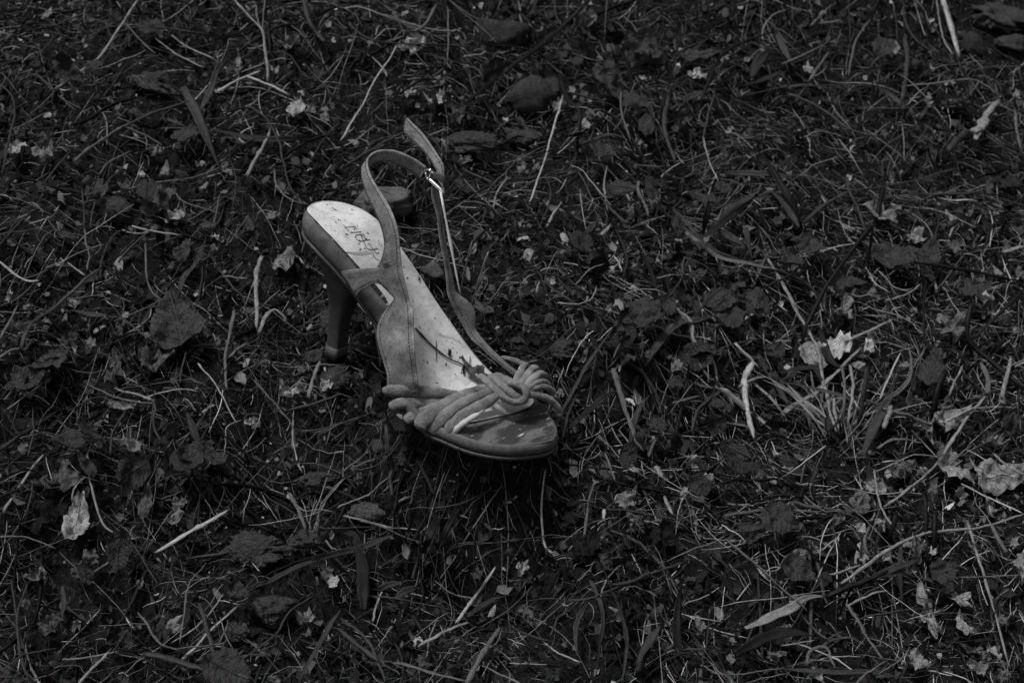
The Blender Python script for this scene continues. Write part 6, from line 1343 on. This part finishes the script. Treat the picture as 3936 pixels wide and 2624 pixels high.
# ------------------------------------------------------------------ what nobody could count: one mesh each
X0, X1, Y0, Y1 = -52., 58., -32., 76.
def scatter(n, rng, margin=0):
    x = rng.uniform(X0 - margin, X1 + margin, n * 2); y = rng.uniform(Y0 - margin, Y1 + margin, n * 2)
    uv_ = project(np.stack([x, y, ground(x, y, False)], -1)); m_ = 350
    inside = (uv_[:, 0] > -m_) & (uv_[:, 0] < W + m_) & (uv_[:, 1] > -m_) & (uv_[:, 1] < H + m_)
    k = inside | (rng.random(n * 2) < .35); return x[k][:n], y[k][:n]
def soil_mask(x, y, z, rng, keep):
    uv_ = project(np.stack([x, y, z], -1)); s = np.zeros(len(x))
    for cu, cv, ru, rv in ((985, 2130, 270, 170), (1050, 2330, 200, 150), (3800, 110, 260, 170), (560, 320, 260, 140), (3660, 430, 130, 80), (1950, 600, 330, 90), (450, 830, 110, 90)):
        s = np.maximum(s, 1 - ((uv_[:, 0] - cu) / ru) ** 2 - ((uv_[:, 1] - cv) / rv) ** 2)
    return rng.random(len(x)) > np.clip(s * 1.6, 0, 1) * (1 - keep)
def tones(n, rng, mu=.035, sg=.75, bright=.06):
    t = mu * np.exp(rng.normal(0, sg, n)); b = rng.random(n) < bright; t[b] = rng.uniform(.12, .34, b.sum()); return np.clip(t, .006, .5)
def clump(x, y, seed, sc=5.0, lo=.25): return np.clip(.68 + .8 * vnoise(x / sc, y / sc, seed) + .35 * vnoise(x / 1.9, y / 1.9, seed + 1), lo, 1)
def keep_free(V):                                      # V: n, k, 3
    return ~hits_shoe(V, .2).any(1)
rng = np.random.default_rng(77)
# crumbled leaf bits: bent 3 x 3 patches
n = 90000; x, y = scatter(n, rng); gz = ground(x, y)
kp = soil_mask(x, y, gz, rng, .35) & (rng.random(len(x)) < clump(x, y, 31, 6, .3)); x, y, gz = x[kp], y[kp], gz[kp]; n = len(x)
sz = .045 + .38 * rng.random(n) ** 3.0; a = rng.uniform(0, 6.28, n); asp = rng.uniform(.35, .95, n)
gi, gj = np.meshgrid([-1, 0, 1], [-1, 0, 1]); gi = gi.ravel(); gj = gj.ravel()
lx_ = gi[None] * sz[:, None] * (1 + rng.normal(0, .28, (n, 9))); ly_ = gj[None] * (sz * asp)[:, None] * (1 + rng.normal(0, .28, (n, 9)))
lx_ *= np.where((np.abs(gi) + np.abs(gj)) == 2, .78, 1)[None]; ly_ *= np.where((np.abs(gi) + np.abs(gj)) == 2, .78, 1)[None]
lz_ = sz[:, None] * (rng.normal(0, .22, (n, 9)) + rng.normal(0, .3, n)[:, None] * gi[None] ** 2 + rng.normal(0, .35, n)[:, None] * gi[None] + rng.normal(0, .35, n)[:, None] * gj[None])
ca, sa = np.cos(a)[:, None], np.sin(a)[:, None]
wx = x[:, None] + lx_ * ca - ly_ * sa; wy = y[:, None] + lx_ * sa + ly_ * ca
lift = (.02 + .7 * rng.random(n) ** 1.8)[:, None]
wz = gz[:, None] + SLOPE * (wy - y[:, None]) + lz_ + lift
V = np.stack([wx, wy, wz], -1); kp = keep_free(V); V = V[kp]; n = len(V)
q9 = np.array([[0, 1, 4, 3], [1, 2, 5, 4], [3, 4, 7, 6], [4, 5, 8, 7]])
F = (np.arange(n)[:, None, None] * 9 + q9[None]).reshape(-1, 4)
o = link('leaf_crumbs', V.reshape(-1, 3), F, MAT['bits'], tone=np.repeat(tones(n, rng, .014, 1.15, .035), 9)); tag(o, 'crumbled dry leaf bits covering the slope', 'leaf litter', kind='stuff')
# fine roots and grass threads
def threads(n, name, label, Lr, Rr, bendy, mu, sg, bright, lmin, lmax, keep, rng, steps=8, sides=3, flatk=1.0, rise=.0, ext=0):
    x, y = scatter(n, rng, ext); gz = ground(x, y); kp = soil_mask(x, y, gz, rng, keep) & (rng.random(len(x)) < clump(x, y, 41 + len(name))); x, y = x[kp], y[kp]; n = len(x)
    L = rng.uniform(*Lr, n); h = rng.uniform(0, 6.28, n); st = L / (steps - 1)
    P = np.zeros((n, steps, 3)); cx, cy = x.copy(), y.copy(); dh = rng.normal(0, bendy, n) * .5; lz = rng.uniform(lmin, lmax, n); dz = rng.normal(0, .12, n) + rise * rng.random(n)
    for k in range(steps):
        P[:, k, 0] = cx; P[:, k, 1] = cy; P[:, k, 2] = ground(cx, cy, False) + np.maximum(lz, .03)
        h = h + dh + rng.normal(0, bendy, n); dz = dz * .8 + rng.normal(0, .12, n) - .02; lz = lz + dz * st
        cx = cx + np.cos(h) * st; cy = cy + np.sin(h) * st
    R = rng.uniform(*Rr, n); T = np.gradient(P, axis=1); T /= np.linalg.norm(T, axis=2)[..., None] + 1e-9
    up = np.array([0, 0, 1.]); s = np.cross(T, up); s /= np.linalg.norm(s, axis=2)[..., None] + 1e-9; nn = np.cross(s, T)
    tp = np.interp(np.linspace(0, 1, steps), [0, .15, .7, 1], [.7, 1, .9, .3])
    tw = rng.uniform(0, 3.14, n)[:, None] + np.linspace(0, 1, steps)[None] * rng.normal(0, 1.2, n)[:, None]
    V = np.zeros((n, steps, sides, 3))
    for k in range(sides):
        an = 2 * math.pi * k / sides + tw
        c_, s_ = np.cos(2 * math.pi * k / sides), np.sin(2 * math.pi * k / sides) * flatk
        ax = s * np.cos(tw)[..., None] + nn * np.sin(tw)[..., None]; ay = nn * np.cos(tw)[..., None] - s * np.sin(tw)[..., None]
        V[:, :, k] = P + (ax * c_ + ay * s_) * (R[:, None] * tp[None])[..., None]
    V = V.reshape(n, -1, 3); kp = keep_free(V); V = V[kp]; n = len(V); m_ = steps * sides
    f = np.array([[i * sides + k, i * sides + (k + 1) % sides, (i + 1) * sides + (k + 1) % sides, (i + 1) * sides + k] for i in range(steps - 1) for k in range(sides)])
    F = (np.arange(n)[:, None, None] * m_ + f[None]).reshape(-1, 4)
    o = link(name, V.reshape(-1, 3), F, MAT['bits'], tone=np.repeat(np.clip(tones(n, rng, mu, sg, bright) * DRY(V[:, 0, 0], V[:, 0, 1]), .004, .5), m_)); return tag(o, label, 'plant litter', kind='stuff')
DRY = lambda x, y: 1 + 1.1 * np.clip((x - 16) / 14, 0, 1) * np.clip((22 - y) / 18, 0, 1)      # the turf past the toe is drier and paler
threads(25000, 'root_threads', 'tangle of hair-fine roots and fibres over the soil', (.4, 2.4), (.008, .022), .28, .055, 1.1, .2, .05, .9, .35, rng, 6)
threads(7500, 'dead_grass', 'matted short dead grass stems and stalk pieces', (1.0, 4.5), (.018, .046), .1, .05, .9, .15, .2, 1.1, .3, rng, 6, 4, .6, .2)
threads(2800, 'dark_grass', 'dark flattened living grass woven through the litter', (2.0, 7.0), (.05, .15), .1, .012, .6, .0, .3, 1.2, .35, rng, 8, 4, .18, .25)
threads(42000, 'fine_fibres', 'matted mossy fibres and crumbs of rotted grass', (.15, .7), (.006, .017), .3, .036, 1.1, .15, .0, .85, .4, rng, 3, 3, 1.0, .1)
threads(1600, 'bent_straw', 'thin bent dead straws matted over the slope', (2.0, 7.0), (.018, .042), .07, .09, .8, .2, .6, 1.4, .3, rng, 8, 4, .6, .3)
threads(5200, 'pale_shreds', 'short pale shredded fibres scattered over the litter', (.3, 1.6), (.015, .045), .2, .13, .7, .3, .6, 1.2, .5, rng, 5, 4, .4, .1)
# soil crumbs
n = 42000; x, y = scatter(n, rng); gz = ground(x, y); kp = soil_mask(x, y, gz, rng, 0.0); kp = ~kp | (rng.random(len(x)) < .5); x, y, gz = x[kp], y[kp], gz[kp]; n = len(x)
ico = np.array([(1, 0, 0), (-1, 0, 0), (0, 1, 0), (0, -1, 0), (0, 0, 1), (0, 0, -1)]); of = np.array([(0, 2, 4), (2, 1, 4), (1, 3, 4), (3, 0, 4), (2, 0, 5), (1, 2, 5), (3, 1, 5), (0, 3, 5)])
sz = .03 + .17 * rng.random(n) ** 2.5; V = ico[None] * sz[:, None, None] * (1 + rng.normal(0, .3, (n, 6, 1))) + rng.normal(0, .2, (n, 6, 3)) * sz[:, None, None]
V += np.stack([x, y, gz + sz * .4], -1)[:, None]; kp = keep_free(V); V = V[kp]; n = len(V)
o = link('soil_crumbs', V.reshape(-1, 3), (np.arange(n)[:, None, None] * 6 + of[None]).reshape(-1, 3), MAT['bits'], smooth=False, tone=np.repeat(tones(n, rng, .024, .9, .03), 6)); tag(o, 'crumbs of dark soil lying on the slope', 'soil', kind='stuff')
# dirt specks on the insole
n = 420; s_ = np.random.default_rng(5); V = []; Fq = []
c_ = 0
while c_ < n:
    X, Y = s_.uniform(.5, 15.8), s_.uniform(-3, 3.4); nb, fb = np.interp(X, [p[0] for p in SN], [p[1] for p in SN]), np.interp(X, [p[0] for p in SF], [p[1] for p in SF])
    if not (nb + .1 < Y < fb - .1): continue
    r_ = .012 + .045 * s_.random() ** 3; el = 1 + 2.2 * s_.random() ** 2; an = s_.uniform(0, 3.14)
    q = ico * r_ * np.array([el, 1, .5]) * (1 + s_.normal(0, .25, (6, 1))); q = np.column_stack([q[:, 0] * math.cos(an) - q[:, 1] * math.sin(an), q[:, 0] * math.sin(an) + q[:, 1] * math.cos(an), q[:, 2]])
    dzx = float(prof(X + .1) - prof(X - .1)) / .2; q[:, 2] += q[:, 0] * dzx
    V.append(rotz(q + np.array([X, Y, float(prof(X)) + .045]))); Fq.append(of + 6 * c_); c_ += 1
o = link('dirt_specks', np.vstack(V), np.vstack(Fq), MAT['bits'], smooth=False, tone=np.full(6 * n, .025)); tag(o, 'dark dirt specks sprinkled on the pale insole', 'dirt', kind='stuff')
